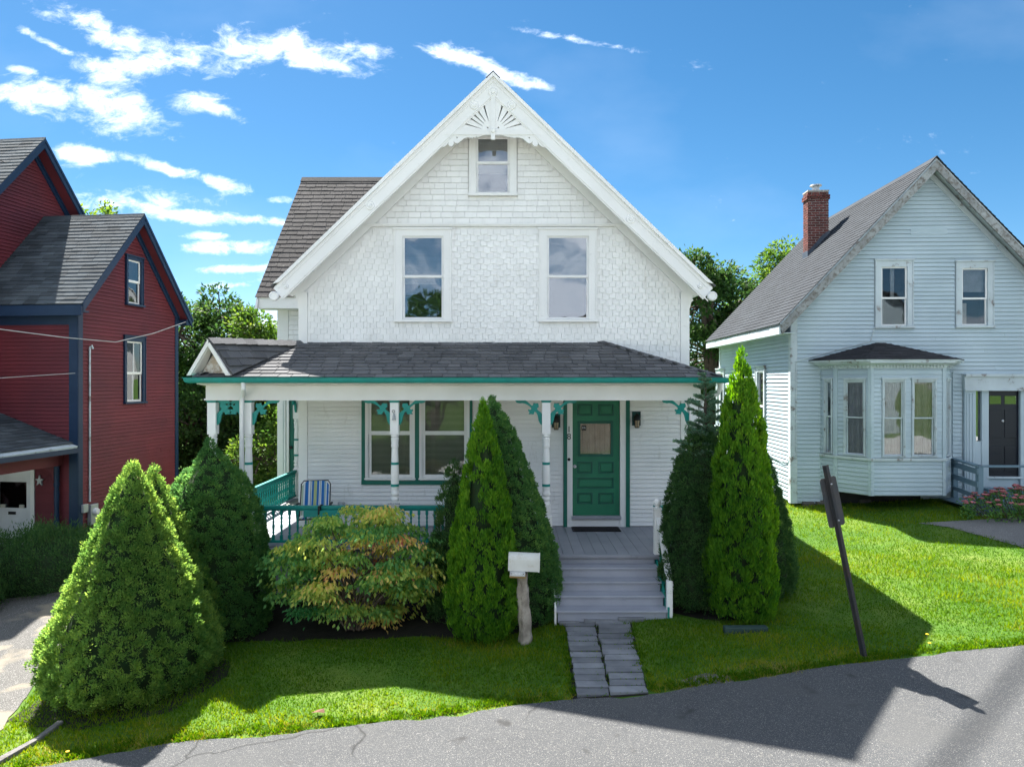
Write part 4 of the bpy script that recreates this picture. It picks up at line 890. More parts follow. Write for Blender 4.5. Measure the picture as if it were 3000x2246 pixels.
# folding lawn chair
def stripes():
    m = bpy.data.materials.new('striped_canvas'); m.use_nodes = True; tt = m.node_tree; b = tt.nodes['Principled BSDF']; b.inputs['Roughness'].default_value = .8
    at = tt.nodes.new('ShaderNodeTexCoord'); sp = tt.nodes.new('ShaderNodeSeparateXYZ'); cr = tt.nodes.new('ShaderNodeValToRGB'); cr.color_ramp.interpolation = 'CONSTANT'
    tt.links.new(at.outputs['Generated'], sp.inputs[0]); tt.links.new(sp.outputs[0], cr.inputs[0]); tt.links.new(cr.outputs[0], b.inputs['Base Color'])
    W = (.62,.68,.70); B = (.012,.14,.42); Y = (.42,.48,.22); K = (.03,.05,.09)
    st = [(0,(.4,.5,.38)),(.06,W),(.12,B),(.24,W),(.31,K),(.33,W),(.36,B),(.43,Y),(.54,B),(.62,W),(.66,K),(.67,W),(.71,B),(.81,(.35,.5,.45)),(.84,K),(.855,W),(.9,B),(.97,W)]
    el = cr.color_ramp.elements
    while len(el) < len(st): el.new(.5)
    for e, (p, c) in zip(el, st): e.position = p; e.color = (*c, 1)
    return m
ch = thing('lawn_chair', (-3.52, 12.95, ZF), 'blue, green and white striped folding lawn chair on the porch', 'chair')
Mc = Fr(-3.64, 13.1, ZF, 9)
def curved_panel(M, w, pts, name, m, par):
    """canvas strip: pts = (y, z) profile, width w along x, corners rounded at the last profile points"""
    vs = []; fs = []; nx = 12
    for i, (y, z) in enumerate(pts):
        for k in range(nx+1):
            u = k/nx*2-1; ins = 0
            if i == len(pts)-1: ins = .10*abs(u)**6
            vs.append((u*w/2*(1-(.05 if i == len(pts)-1 else 0)), y+.012*(1-u*u), z-ins*.8))
        if i:
            for k in range(nx): a = (i-1)*(nx+1)+k; fs.append((a, a+1, a+nx+2, a+nx+1))
    me = bpy.data.meshes.new(name); me.from_pydata(vs, [], fs); me.materials.append(m); o = bpy.data.objects.new(name, me); COL.objects.link(o)
    so = o.modifiers.new('thickness', 'SOLIDIFY'); so.thickness = .012
    setpar(o, par, M)
SM = stripes()
curved_panel(Mc, .50, [(-.02,.40),(.03,.52),(.08,.66),(.13,.80),(.17,.92),(.20,1.00)], 'backrest', SM, ch)
curved_panel(Mc, .48, [(-.50,.42),(-.36,.395),(-.2,.385),(-.03,.39)], 'seat', SM, ch)
def tl(name, pts, r=.0125, m=IRON):
    MB().tube([tuple(Mc @ Vector(p)) for p in pts], r, 8).build(name, m, ch, smooth=True)
tl('back_frame', [(-.265,-.04,.38),(-.265,.09,.66),(-.265,.20,.94),(-.22,.22,1.0),(.22,.22,1.0),(.265,.20,.94),(.265,.09,.66),(.265,-.04,.38)], .011)
for s in (-1, 1):
    tl('armrest', [(s*.30,.10,.60),(s*.30,-.1,.615),(s*.30,-.36,.62),(s*.30,-.44,.60)], .022)
    tl('leg', [(s*.29,-.34,.60),(s*.29,-.02,.02)]); tl('leg', [(s*.27,.08,.60),(s*.27,-.44,.02)])
tl('foot_bar', [(-.29,-.02,.02),(.29,-.02,.02)]); tl('foot_bar', [(-.27,-.44,.02),(.27,-.44,.02)]); tl('seat_frame', [(-.25,-.5,.41),(.25,-.5,.41)])
# planter hanging on the rail
t = thing('rail_planter', (-3.3, 12.3, -2.3), 'long teal planter box hanging under the porch rail with a dark strap', 'planter box')
mb = MB(); mb.box(I4, -3.60, -2.98, 12.25, 12.355, -2.35, -2.245); mb.build('planter_box', TEAL, t); MB().box(I4, -3.35, -3.32, 12.24, 12.46, -2.38, -2.165).build('strap', IRON, t)
# small meter box on the wall behind the rail
t = thing('outlet_box', (-3.3, 13.98, -2.45), 'small grey outlet box on the white clapboards beside the lawn chair', 'outlet box')
MB().box(M0, px(992), px(1011), -.07, -.02, pz(1481), pz(1469)).build('cover', GALV, t); MB().box(M0, px(998), px(1005), -.08, -.07, pz(1480), pz(1471)).build('flap', PALET, t)
OX, OY = -2.045, YB-.09
t = thing('post_ornament', (OX, OY, -.75), 'small grey hanging ornament fixed high on the middle porch post', 'ornament')
mb = MB()
for k in range(12):
    a, b = 2*math.pi*k/12, 2*math.pi*(k+1)/12; mb.tube([(OX-.01+.022*math.cos(a), OY, -.53+.022*math.sin(a)), (OX-.01+.022*math.cos(b), OY, -.53+.022*math.sin(b))], .004, 5)
mb.build('ring', IRON, t); MB().lathe(Matrix.Translation((OX, OY-.015, -.68)), [(.032,0),(.034,.015),(.022,.03),(.026,.06),(.014,.085),(.018,.10),(.004,.12)], 10).build('figure', GALV, t, smooth=True)
t = thing('post_plaque', (OX, OY, -2.2), 'tiny white plaque with dark writing low on the middle porch post', 'plaque')
MB().box(I4, OX-.10, OX+.10, OY-.005, OY+.015, -2.165, -2.09).build('plaque_board', SASHW, t)
text_obj('WELCOME', Matrix.Translation((OX, OY-.008, -2.135)), .045, mat('navy_letter', (.02,.04,.15), bump=0), t, 'plaque_letters', .001)

# mailbox
mbx = thing('mailbox', (.16, 10.35, G(.16, 10.35)), 'white rural mailbox with its name strip on a gnarled weathered log post', 'mailbox')
bz = G(.18, 10.3); prof = []; pp = []
for i in range(15):
    t_ = i/14; pp.append((.19+.008*math.sin(t_*7)-.035*t_, 10.35, bz-.1+t_*1.12)); prof.append(.102-.024*t_+.007*math.sin(t_*19)+.005*math.sin(t_*41+1))
lg = MB(); k0 = 14
for i, (p_, r_) in enumerate(zip(pp, prof)):
    for j in range(k0):
        a = 2*math.pi*j/k0; rr_ = r_*(1+.12*math.sin(3*a+i*.35)+.07*math.sin(5*a-i*.5)); lg.v.append((p_[0]+rr_*math.cos(a), p_[1]+rr_*math.sin(a), p_[2]))
for i in range(14):
    for j in range(k0): lg.f.append((i*k0+j, i*k0+(j+1) % k0, (i+1)*k0+(j+1) % k0, (i+1)*k0+j))
lg.f.append(tuple(14*k0+j for j in range(k0))); lg.build('post', DRIFT, mbx, smooth=True)
Mb_ = Matrix.Translation((.255, 10.28, 0)) @ Matrix.Rotation(R(1.5), 4, 'Y') @ Matrix.Rotation(R(-4), 4, 'Z')
MB().box(Mb_, -.21, .02, -.10, .16, -2.835, -2.79).build('shelf_board', YWOOD, mbx, bevel=.004)
MB().box(Mb_, -.205, .015, -.125, -.10, -2.80, -2.735).build('name_strip', GALV, mbx)
text_obj('J. PEDRO', Mb_ @ Matrix.Translation((-.095, -.127, -2.765)), .046, LETTER, mbx, 'name_letters', .001, (.75, 1))
mb = MB()
for xx_ in (-.185, -.01): mb.lathe(Mb_ @ Matrix.Translation((xx_, -.125, -2.765)) @ Matrix.Rotation(R(90), 4, 'X'), [(.007,0),(.006,.004)], 8)
mb.build('name_strip_screw', IRON, mbx)
out = [(-.095,-2.735),(.095,-2.735)]+[(.095*math.cos(math.pi*i/12), -2.59+.105*math.sin(math.pi*i/12)) for i in range(13)]
MBX = mat('mailbox_enamel', (.62,.62,.58), (.50,.50,.46), .45, 3, .06, 20, rand=0, dirt=((.40,.36,.28), .55, .75, 7, (1,1,1)))
Mx = Mb_ @ Matrix.Rotation(R(90), 4, 'Z')
MB().prism(Mx @ Matrix.Translation((0, 0, 0)), out, -.205, .235).build('box', MBX, mbx, smooth=True)
out2 = [(a*1.06, -2.62+(b+2.62)*1.05) for a, b in out]
MB().prism(Mx, out2, -.217, -.200).build('door_lid', MBX, mbx, smooth=True)

# leaning street sign seen from behind
sg = thing('street_sign', (4.60, 9.2, G(4.6, 9.2)), 'rusty steel sign post leaning left at the lawn edge, its plate seen from behind', 'sign')
b0 = Vector((4.60, 9.20, G(4.6, 9.2)-.15)); b1 = Vector((4.16, 9.42, -1.12)); ax = (b1-b0).normalized(); L_ = (b1-b0).length
sx = Vector((math.cos(R(14)), math.sin(R(14)), 0)); sx = (sx-ax*sx.dot(ax)).normalized(); sy = ax.cross(sx)
Ms = Matrix((sx, sy, ax)).transposed().to_4x4(); Ms.translation = b0
mb = MB(); c = [(-.045,-.012),(-.022,-.012),(-.016,.028),(.016,.028),(.022,-.012),(.045,-.012),(.045,-.007),(.026,-.007),(.020,.034),(-.020,.034),(-.026,-.007),(-.045,-.007)]
n = len(c); vs = [(a, -b, 0) for a, b in c]+[(a, -b, L_) for a, b in c]; mb.add(Ms, vs, [(i, (i+1) % n, (i+1) % n+n, i+n) for i in range(n)]+[tuple(range(n, 2*n))])
mb.build('post', STEEL, sg)
mb = MB()
for k in range(80): mb.box(Ms, -.005,.005,-.037,-.034,.1+k*.031,.11+k*.031)
mb.build('post_holes', BLACK, sg, kind='stuff')
rc = []; w_, h_ = .155, .325
for cx_, cz_, a0 in ((w_-.04, h_-.04, 0), (-w_+.04, h_-.04, 90), (-w_+.04, -h_+.04, 180), (w_-.04, -h_+.04, 270)):
    rc += [(cx_+.04*math.cos(R(a0+q)), cz_+.04*math.sin(R(a0+q))) for q in (0, 30, 60, 90)]
Mpl = Ms @ Matrix.Translation((.02, .02, L_-.49)) @ Matrix.Rotation(R(12), 4, 'Z')
MB().prism(Mpl, rc, .012, .016).build('plate', STEEL, sg)
mb = MB()
for z in (-.24, .24): mb.lathe(Ms @ Matrix.Translation((0,-.034,L_-.49+z)) @ Matrix.Rotation(R(90),4,'X'), [(.012,0),(.012,.012),(.005,.02)], 6)
mb.build('bolt', GALV, sg)

# granite kerb stone beside the driveway, dark edging block
t = thing('kerb_stone', (-5.9, 8.3, G(-5.9, 8.3)), 'long rough granite kerb stone at the driveway corner', 'kerb stone')
mb = MB(); P_ = [(-6.10,7.55),(-5.86,7.95),(-5.66,8.45),(-5.62,8.85)]
vs = []; 
for i, (x, y) in enumerate(P_):
    w = .07+.015*math.sin(i*2); g = G(x, y); vs += [(x-w, y+.03, g-.1), (x-w*.8, y+.03, g+.03), (x+w*.8, y-.03, g+.05), (x+w, y-.03, g-.1)]
fs = [(0,3,2,1),(12,13,14,15)]+[(4*i+j, 4*i+(j+1) % 4, 4*i+4+(j+1) % 4, 4*i+4+j) for i in range(3) for j in range(4)]
mb.add(I4, vs, [f[::-1] for f in fs]); mb.build('stone', GRANITE, t, bevel=.015)
t = thing('edging_block', (3.3, 10.25, G(3.3, 10.25)), 'dark green timber edging block in the grass before the tall right-hand thuja', 'edging')
MB().box(Fr(3.05, 10.15, G(3.3,10.2), 1), 0, .62, 0, .12, -.02, .085).build('block', mat('dark_timber', (.03,.06,.055), bump=.3), t, bevel=.01)
# ================================================================== the pale house on the right
HB = thing('pale_house', (10.2, 17, -3.0), 'pale blue-white clapboard house with bay window, brick chimney and black front door', 'house')
YAW = -2.6
Mr = Fr(6.69, 17.0, 0, YAW)
def ri(px_, Y=17.0): return (px_-1500)/2080*Y
u_ = Vector((math.cos(R(YAW)), math.sin(R(YAW))))
def rs(p, d=0):      # pixel column -> distance along the rotated front wall
    k = (p-1500)/2080; return (k*17.0-6.69)/(u_.x-k*u_.y)
def rz_(s, y): return (1115-y)/2080*(17.0+u_.y*s)
W = 6.4; C = W/2; ZE2 = 1.60; ZA = 5.02; ZB = -2.93
m_pb = unit_mesh('clapboard', SQ, PALE, y_hi=-.15); m_gr = unit_mesh('roof_shingle', SQ, GREYROOF, y_hi=-.3)
PC2 = Pieces('clapboard')
RW1 = (rs(2580), rs(2657), rz_(rs(2618), 955), rz_(rs(2618), 782)); RW2 = (rs(2816), rs(2892), rz_(rs(2850), 954), rz_(rs(2850), 786))
RD = (rs(2893), rs(2986), -2.26, -.22); RSL = (rs(2857), rs(2873), -1.43, -.24)
fp = [(0, ZB), (W, ZB), (W, ZE2), (C, ZA), (0, ZE2)]
fw = backing(Mr, fp, [RW1, RW2, RD, RSL]).build('front_wall', PALE, HB)
BX0, BX1 = rs(2402), rs(2790)
clad(PC2, fw, Mr, [(.13, ZB+.05), (W-.13, ZB+.05), (W-.13, ZE2), (C, ZA-.05), (.13, ZE2)], [m_pb], .098, .026,
     holes=[grow(RW1, .15, b=.06, t=.17), grow(RW2, .15, b=.06, t=.17), (BX0, BX1, -3, .2), (rs(2818), W, ZB, .0)], maxlen=5, vg=.008)
sideM = Fr(6.69, 17.0, 0, 90+YAW); sideM = Matrix.Translation((6.69,17.0,0)) @ Matrix.Rotation(R(YAW-90), 4, 'Z')
# left wall: x runs towards the street when seen from the left, so start at the back corner
DEP = 6.9; Ms_ = Mr @ Matrix.Translation((0, DEP, 0)) @ Matrix.Rotation(R(-90), 4, 'Z')
def ss(p, X=6.69):   # pixel column on the side wall -> local x (0 at back corner)
    k = (p-1500)/2080; ux, uy = -u_.y, u_.x        # direction to the back
    t = (6.69-17.0*k)/(k*uy-ux) ; return DEP-t
SW1 = (ss(2222), ss(2241), -1.50, .24); SW0 = (ss(2105), ss(2122), -1.50, .24)
sp_ = [(0, ZB), (DEP, ZB), (DEP, ZE2), (0, ZE2)]
sw = backing(Ms_, sp_, [SW1, SW0]).build('side_wall', PALE, HB)
clad(PC2, sw, Ms_, [(.1, ZB+.05), (DEP-.13, ZB+.05), (DEP-.13, ZE2), (.1, ZE2)], [m_pb], .098, .026, holes=[grow(SW1, .15, b=.06, t=.15), grow(SW0, .15, b=.06, t=.15)], maxlen=7.5, vg=.008)
mb = MB(); mb.box(Mr, W-.08, W, .08, DEP, ZB, ZE2); mb.prism(Mr, fp, DEP-.08, DEP); mb.build('rear_walls', PALE, HB, kind='stuff')
for (m_, a_, b_) in ((Mr,-.02,.13),(Mr,W-.13,W+.02),(Ms_,DEP-.13,DEP+.02),(Ms_,-.02,.13)): MB().box(m_, a_, b_, -.030, .0, ZB, ZE2-.02).build('corner_board', PALET, HB)
TR = (ZA-ZE2)/C
rf = MB()
for s in (-1, 1):
    rf.prism(Mr, [(C, ZA+.16), (C+s*(C+.38), ZA+.16-(C+.38)*TR), (C+s*(C+.34), ZA+.08-(C+.38)*TR), (C, ZA+.04)], -.34, DEP+.3)
rfo = rf.build('roof', PALET, HB)
PR2 = Pieces('roof_shingle', limit=300)
for s in (-1, 1):
    a = lambda x, y, z: tuple(Mr @ Vector((x, y, z)))
    ee = C+.42; P4 = [a(C+s*ee, -.38, ZA+.17-ee*TR), a(C+s*ee, DEP+.32, ZA+.17-ee*TR), a(C, DEP+.32, ZA+.17), a(C, -.38, ZA+.17)]
    roof_plane(PR2, rfo, m_gr, P4, (Mr.to_3x3() @ Vector((0,1,0))), .135, .31, thick=.018, jig=.004)
PR2.flush()
MB().slab([a(C-.15,-.37,ZA+.04),a(C,-.37,ZA+.21),a(C,DEP+.3,ZA+.21),a(C-.15,DEP+.3,ZA+.04)], .015).slab([a(C+.15,-.37,ZA+.04),a(C,-.37,ZA+.21),a(C,DEP+.3,ZA+.21),a(C+.15,DEP+.3,ZA+.04)], .015).build('ridge_cap', GREYROOF, rfo)
ROT = mat('peeling_rake_paint', (.34,.36,.36), (.24,.25,.25), .8, 3, .3, 40, rand=.02, dirt=((.13,.115,.10), .46, .62, 11, (1,1,1)))
for s in (-1, 1):
    L = C+.38
    MB().prism(Mr, [(C, ZA+.10), (C+s*L, ZA+.10-L*TR), (C+s*(L-.05), ZA-.13-L*TR+.03), (C, ZA-.13)], -.37, -.33).build('rake_board', ROT, HB)
    MB().prism(Mr, [(C, ZA-.02), (C+s*(C+.02), ZA-.02-(C+.02)*TR), (C+s*(C+.02), ZA-.20-(C+.02)*TR), (C, ZA-.20)], -.03, -.001).build('frieze_board', PALET, HB)
mb = MB(); mb.box(Mr, -.40, -.36, -.34, DEP+.3, ZA-.10-(C+.38)*TR, ZA+.09-(C+.38)*TR); mb.box(Mr, -.36, -.02, -.33, DEP+.3, ZA-.08-(C+.38)*TR, ZA-.06-(C+.38)*TR); mb.build('eave_fascia', PALET, HB)
MB().box(Mr, C-.42, C+.42, -.02, .0, 3.45, 3.62).build('gable_vent', PALE, HB)
for wdef, cm in ((RW1, None), (RW2, CURTG)):
    window(HB, Mr, *wdef, casing=.14, top=.15, meet=.46, mc=PALET, ms=SASHW, gl=GLASSD, sash=.04, out=.035, blind=.0)
bw = [o for o in COL.objects if o.parent == HB and o.name.startswith('window')]
for (q0, q1) in ((rs(2815)+.02, rs(2850)),):      # pale box and hanging cloth seen inside the right window
    MB().box(Mr, q0, q0+.20, .16, .30, RW2[2]+.05, RW2[2]+.55).build('stored_box', CURT, bw[-1]); MB().box(Mr, q0, q0+.62, .10, .11, RW2[3]-.55, RW2[3]+.1).build('curtain', CURTG, bw[-1])
MB().box(Mr, RW1[0]+.0, RW1[0]+.10, .10, .12, RW1[2], RW1[3]).box(Mr, RW1[0]+.27, RW1[0]+.36, .10, .12, RW1[2]+.7, RW1[3]).build('curtain', CURTG, bw[0])
window(HB, Ms_, *SW1, casing=.14, top=.14, meet=.45, mc=PALET, gl=GLASSD, sash=.05, out=.05, curtain=CURTG)
window(HB, Ms_, *SW0, casing=.14, top=.14, meet=.45, mc=PALET, gl=GLASSD, sash=.05, out=.05, curtain=CURTG)
# bay
BP = [(7.37,17.0),(7.56,16.58),(8.06,15.94),(9.71,15.94),(10.22,16.58),(10.42,17.0)]
ZS = -1.735; BT = .44; BB = -2.58
bay = bpy.data.objects.new('bay_window', None); COL.objects.link(bay); setpar(bay, HB)
bayw = [[(2421,2436)], [(2479,2531)], [(2589,2645),(2676,2736)], [(2772,2783)], []]
PB2 = Pieces('bay_clapboard', 300)
for i in range(5):
    A, B = BP[i], BP[i+1]; dx, dy = B[0]-A[0], B[1]-A[1]; L = math.hypot(dx, dy); M = Fr(A[0], A[1], 0, math.degrees(math.atan2(dy, dx)))
    def bs(p, A=A, dx=dx/L, dy=dy/L): k = (p-1500)/2080; return (k*A[1]-A[0])/(dx-k*dy)
    hs = []
    for (p0, p1) in bayw[i]:
        s0, s1 = bs(p0), bs(p1); s0, s1 = max(.05, s0), min(L-.05, s1)
        if i == 3: s0, s1 = .15, .62
        hs.append((s0, s1, ZS+.05, -.02))
    zfun = backing(M, [(0, BB), (L, BB), (L, BT), (0, BT)], hs, 0, .05).build('bay_wall', PALE, bay)
    cb = .055
    clad(PB2, bay, M, [(cb, BB+.02), (L-cb, BB+.02), (L-cb, ZS-.07), (cb, ZS-.07)], [m_pb], .098, .022, vg=.008, maxlen=3)
    clad(PB2, bay, M, [(cb, ZS+.02), (L-cb, ZS+.02), (L-cb, BT-.16), (cb, BT-.16)], [m_pb], .098, .022, vg=.008, holes=[grow(h, .05, b=.03, t=.05) for h in hs], maxlen=3)
    for (a_, b_) in ((-.01, cb), (L-cb, L+.01)):
        for (c_, e_) in ((BB, ZS-.06), (ZS, BT)): MB().box(M, a_, b_, -.028, 0, c_, e_).build('bay_corner_board', PALE, bay)
    for h in hs:
        window(HB, M, *h, casing=.045, top=.05, meet=.5, mc=PALET, ms=PALET, gl=GLASSD, sash=.03, out=.025, curtain=CURT if i == 2 else CURTG, sill=.02, sillw=.04, niche=.0, ndp=.25)
PB2.flush()
run(BP, bx(-.0,.05,ZS-.06,ZS), 'bay_sill', PALET, bay)
run(BP, [(0,BT-.16),(0,BT+.02),(.22,BT+.02),(.22,BT-.04),(.16,BT-.07),(.05,BT-.09),(.03,BT-.16)], 'bay_cornice', PALET, bay)
mb = MB()
for i in range(5):
    A, B = BP[i], BP[i+1]; dx, dy = B[0]-A[0], B[1]-A[1]; L = math.hypot(dx, dy); M = Fr(A[0], A[1], 0, math.degrees(math.atan2(dy, dx))); n = int(L/.075)
    for k in range(n): mb.box(M, (k+.3)*L/n, (k+.7)*L/n, -.075, -.03, BT-.13, BT-.085)
mb.build('dentils', PALET, bay, kind='stuff')
top = (8.9, 17.0, .62); cx_, cy_ = 8.9, 17.0; BPo = []
for (x, y) in BP:
    v = Vector((x-cx_, y-cy_)); v2 = v*(1+.30/max(v.length, .1)); BPo.append((cx_+v2.x, min(cy_+v2.y, 17.0), BT+.03))
mb = MB(); rb = Pieces('bay_roof_shingle', 0); m_dk = unit_mesh('bay_shingle', SQ, mat('dark_bay_shingle', (.035,.035,.04), rough=.9, rand=.3, bump=.4, bscale=200), y_hi=-.3)
top0 = (8.75, 17.0, .93)
for i in range(5): mb.slab([BPo[i], BPo[i+1], top0], .04)
br = mb.build('bay_roof', PALET, bay)
for i in range(5):
    p, q = Vector(BPo[i]), Vector(BPo[i+1]); roof_plane(rb, br, m_dk, [p+Vector((0,0,.004)), q+Vector((0,0,.004)), Vector(top0)+Vector((0,0,.004))], (q-p), .12, .3, thick=.015)
rb.flush()
MB().add(I4, [(x, y+.02, BB-.0) for x, y in BP], [tuple(reversed(range(6)))]).build('bay_underside', ROCK, bay)
# rough stone foundation
fd = MB().box(Mr, .3, W-.2, .06, .3, -3.4, ZB).build('foundation', ROCK, HB)
x = .25
while x < 5.2:
    w = random.uniform(.22, .42); z0 = -3.15; mb = MB(); mb.box(Mr, x, x+w-.02, -.05+random.uniform(-.03,.03), .08, z0, z0+random.uniform(.24,.34)); mb.build('foundation_stone', ROCK, fd, bevel=.05); x += w
MB().box(Mr, .75, 3.0, -.03, .05, -2.97, -2.6).build('foundation_gap', DARK, HB)  # solid dark strip standing in for the shade under the bay
# chimney built of single bricks
ch_ = bpy.data.objects.new('chimney', None); COL.objects.link(ch_); setpar(ch_, HB)
cx0, cy0 = 8.55, 20.5; Mch = Fr(cx0, cy0, 0, YAW); cw, cdp = .585, .40; cz0, cz1 = 3.3, 5.46
MB().box(Mch, .012, cw-.012, .012, cdp-.012, cz0, cz1).build('flue', MORTAR, ch_)
bh = .0715; n = int((cz1-cz0)/bh); bm = unit_mesh('brick', SQ, BRICK, y_lo=-1, y_hi=-1); PBr = Pieces('brick')
def brick_row(M, L, z, offs, out=0):
    x = -out; ww = .215; first = .105 if offs else ww
    while x < L+out-.01:
        w = first if x == -out else ww; e = min(x+w, L+out)
        if L+out-e < .04: e = L+out
        PBr.add(ch_, bm, M @ Matrix.Translation((x+.008, .0, z+.009)) @ Matrix.Diagonal((e-x-.018, .012+out+random.uniform(0,.004), bh-.019, 1))); x = e
for k in range(n):
    z = cz0+k*bh; o_ = .03 if k in (n-3, n-2) else 0
    brick_row(Mch @ Matrix.Translation((0, .012, 0)), cw, z, k % 2, o_)
    brick_row(Mch @ Matrix.Translation((.012, cdp, 0)) @ Matrix.Rotation(R(-90), 4, 'Z'), cdp, z, (k+1) % 2, o_)
    brick_row(Mch @ Matrix.Translation((cw-.012, 0, 0)) @ Matrix.Rotation(R(90), 4, 'Z'), cdp, z, (k+1) % 2, o_)
PBr.flush()
MB().box(Mch, -.01, cw+.01, -.01, cdp+.01, cz1, cz1+.04).build('crown', MORTAR, ch_)
MB().lathe(Mch @ Matrix.Translation((cw/2, cdp/2, cz1+.04)), [(.10,0),(.10,.12),(.07,.12),(.07,.15),(.17,.16),(.16,.19),(.05,.215)], 16).build('flue_cap', GALV, ch_, smooth=True)
mb = MB(); slz = lambda s: ZA+.2-(C-s)*TR
s0 = (Mr.inverted() @ Vector((cx0, cy0, 0))).x
mb.prism(Mch, [(-.02, slz(s0)-.1), (cw+.02, slz(s0+cw)-.1), (cw+.02, slz(s0+cw)+.10), (cw*.66, slz(s0+cw*.66)+.16), (cw*.33, slz(s0+cw*.33)+.13), (-.02, slz(s0)+.10)], -.014, .0)
mb.box(Mch, -.02, -.003, 0, cdp, slz(s0)-.1, slz(s0)+.14); mb.build('flashing', LEAD, ch_)
# doorway
s_ = rs(2818)
mb = MB(); mb.box(Mr, s_, W, -.12, 0, -.20, .10); mb.box(Mr, s_, W, -.17, 0, .10, .16); mb.box(Mr, s_, W, -.14, 0, -.235, -.20); mb.build('door_hood', PALET, HB)
mb = MB(); mb.box(Mr, s_+.02, rs(2857)-.03, -.08, 0, -2.75, -.235)
for k in range(3): mb.box(Mr, s_+.06+.07*k, s_+.09+.07*k, -.095, -.08, -2.6, -.3)
mb.build('pilaster', PALE, HB)
mb = MB(); mb.box(Mr, rs(2873), rs(2893), -.05, .03, -2.75, -.235); mb.box(Mr, RD[1], RD[1]+.16, -.05, .03, -2.75, -.235); mb.box(Mr, rs(2857)-.03, rs(2873), -.03, .03, -2.75, -1.43); mb.build('door_casing', PALE, HB)
MB().box(Mr, *RSL[:2], .03, .035, *RSL[2:]).build('sidelight_pane', GLASS, HB); MB().box(Mr, RSL[0]-.02, RSL[1]+.02, .3, .32, *RSL[2:]).build('sidelight_dark', DARK, HB)
NVD = mat('black_door_paint', (.010,.013,.022), rough=.35, bump=.02, rand=0)
d2 = MB().box(Mr, RD[0], RD[1], .03, .07, RD[2], RD[3]).build('front_door', NVD, HB)
dw = RD[1]-RD[0]
for k in range(2):
    a_ = RD[0]+dw*(.08+.48*k); b_ = a_+dw*.36
    MB().box(Mr, a_, b_, .02, .03, -.55, -.36).build('door_light', GLASS, d2)
    MB().box(Mr, a_, b_, .018, .03, -1.35, -.68).build('door_panel', NVD, d2, bevel=.012); MB().box(Mr, a_, b_, .018, .03, -2.15, -1.55).build('door_panel', NVD, d2, bevel=.012)
MB().lathe(Mr @ Matrix.Translation(((RD[0]+RD[1])/2, .02, -.95)) @ Matrix.Rotation(R(90), 4, 'X'), [(.03,0),(.03,.01),(.015,.02)], 12).build('door_knocker', GALV, d2)
MB().box(Mr, RD[0]-.05, RD[1]+.05, -.06, .03, -2.30, -2.26).build('door_threshold', PALET, HB)
text_obj('20', Mr @ Matrix.Translation((RD[1]+.16, -.055, -.86)), .17, BLACK, HB, 'house_number', .003)
# service cable down the corner, pipes low on the side wall
A_ = lambda s, z, o=-.04: tuple(Mr @ Vector((s, o, z)))
MB().tube([A_(rs(2560), rz_(1.9,958)), A_(rs(2548), rz_(1.9,1000)), A_(rs(2470), rz_(1.2,1020)), A_(rs(2330), rz_(.2,1058)), A_(.09, rz_(.2,1075)), A_(.09, -1.75), A_(.03, -1.85, -.03)], .012, 6).build('service_cable', PALET, HB)
B_ = lambda s, z, o=-.05: tuple(Ms_ @ Vector((s, o, z)))
mb = MB(); mb.tube([B_(DEP-1.9, -2.1), B_(DEP-1.9, -2.75)], .022, 6); mb.tube([B_(DEP-1.5, -2.3), B_(DEP-1.5, -2.85)], .03, 6); mb.tube([B_(DEP-2.4, -1.75), B_(DEP-1.3, -1.95), B_(DEP-.5, -2.0), B_(DEP-.1, -1.9)], .01, 5); mb.build('wall_pipes', PALET, HB)
PC2.flush()
# entrance deck with railing
dk = bpy.data.objects.new('entry_deck', None); COL.objects.link(dk); setpar(dk, HB)
mb = MB()
x = 9.36
dkf = MB().slab([(9.92,15.2,-2.75),(13.2,15.2,-2.75),(13.2,16.6,-2.75),(10.34,16.78,-2.75)], .06).build('deck_floor', BLUEG, dk)
m_db = unit_mesh('deck_board', SQ, BLUEG, y_lo=-1, y_hi=-1)
for k in range(20):
    x0_ = 9.95+.16*k; o = bpy.data.objects.new('deck_board', m_db); COL.objects.link(o)
    setpar(o, dkf, Matrix(((.152,0,0,x0_+.004),(0,0,1.37,15.2),(0,-.02,0,-2.75),(0,0,0,1))))
MB().box(I4, 9.95, 13.2, 15.22, 15.26, G(10,15.2), -2.81).build('deck_skirt', BLUEG, dk)
for (x, y) in ((10.42,16.72),(10.06,15.28),(12.9,15.28)): MB().box(Fr(x, y), -.055,.055,-.055,.055,-2.98,-1.86).build('rail_post', BLUEG, dk, bevel=.006)
def rail(a, b, z, w, h): A = Vector(a); B = Vector(b); M = Fr(a[0], a[1], 0, math.degrees(math.atan2((B-A).y, (B-A).x))); MB().box(M, -.06, (B-A).length+.06, -w/2, w/2, z-h, z).build('rail', BLUEG, dk, bevel=.005)
rail((10.42,16.72),(10.06,15.28), -1.82, .13, .04); rail((10.36,16.72),(10.0,15.28), -1.89, .03, .12); rail((10.36,16.72),(10.0,15.28), -2.17, .03, .12); rail((10.36,16.72),(10.0,15.28), -2.45, .03, .1)
rail((10.06,15.28),(13.1,15.28), -1.82, .13, .04)
MB().box(Fr(11.0, 16.4, 0, YAW), 0, 1.6, 0, .30, -2.75, -2.5).build('door_step', BLUEG, dk)

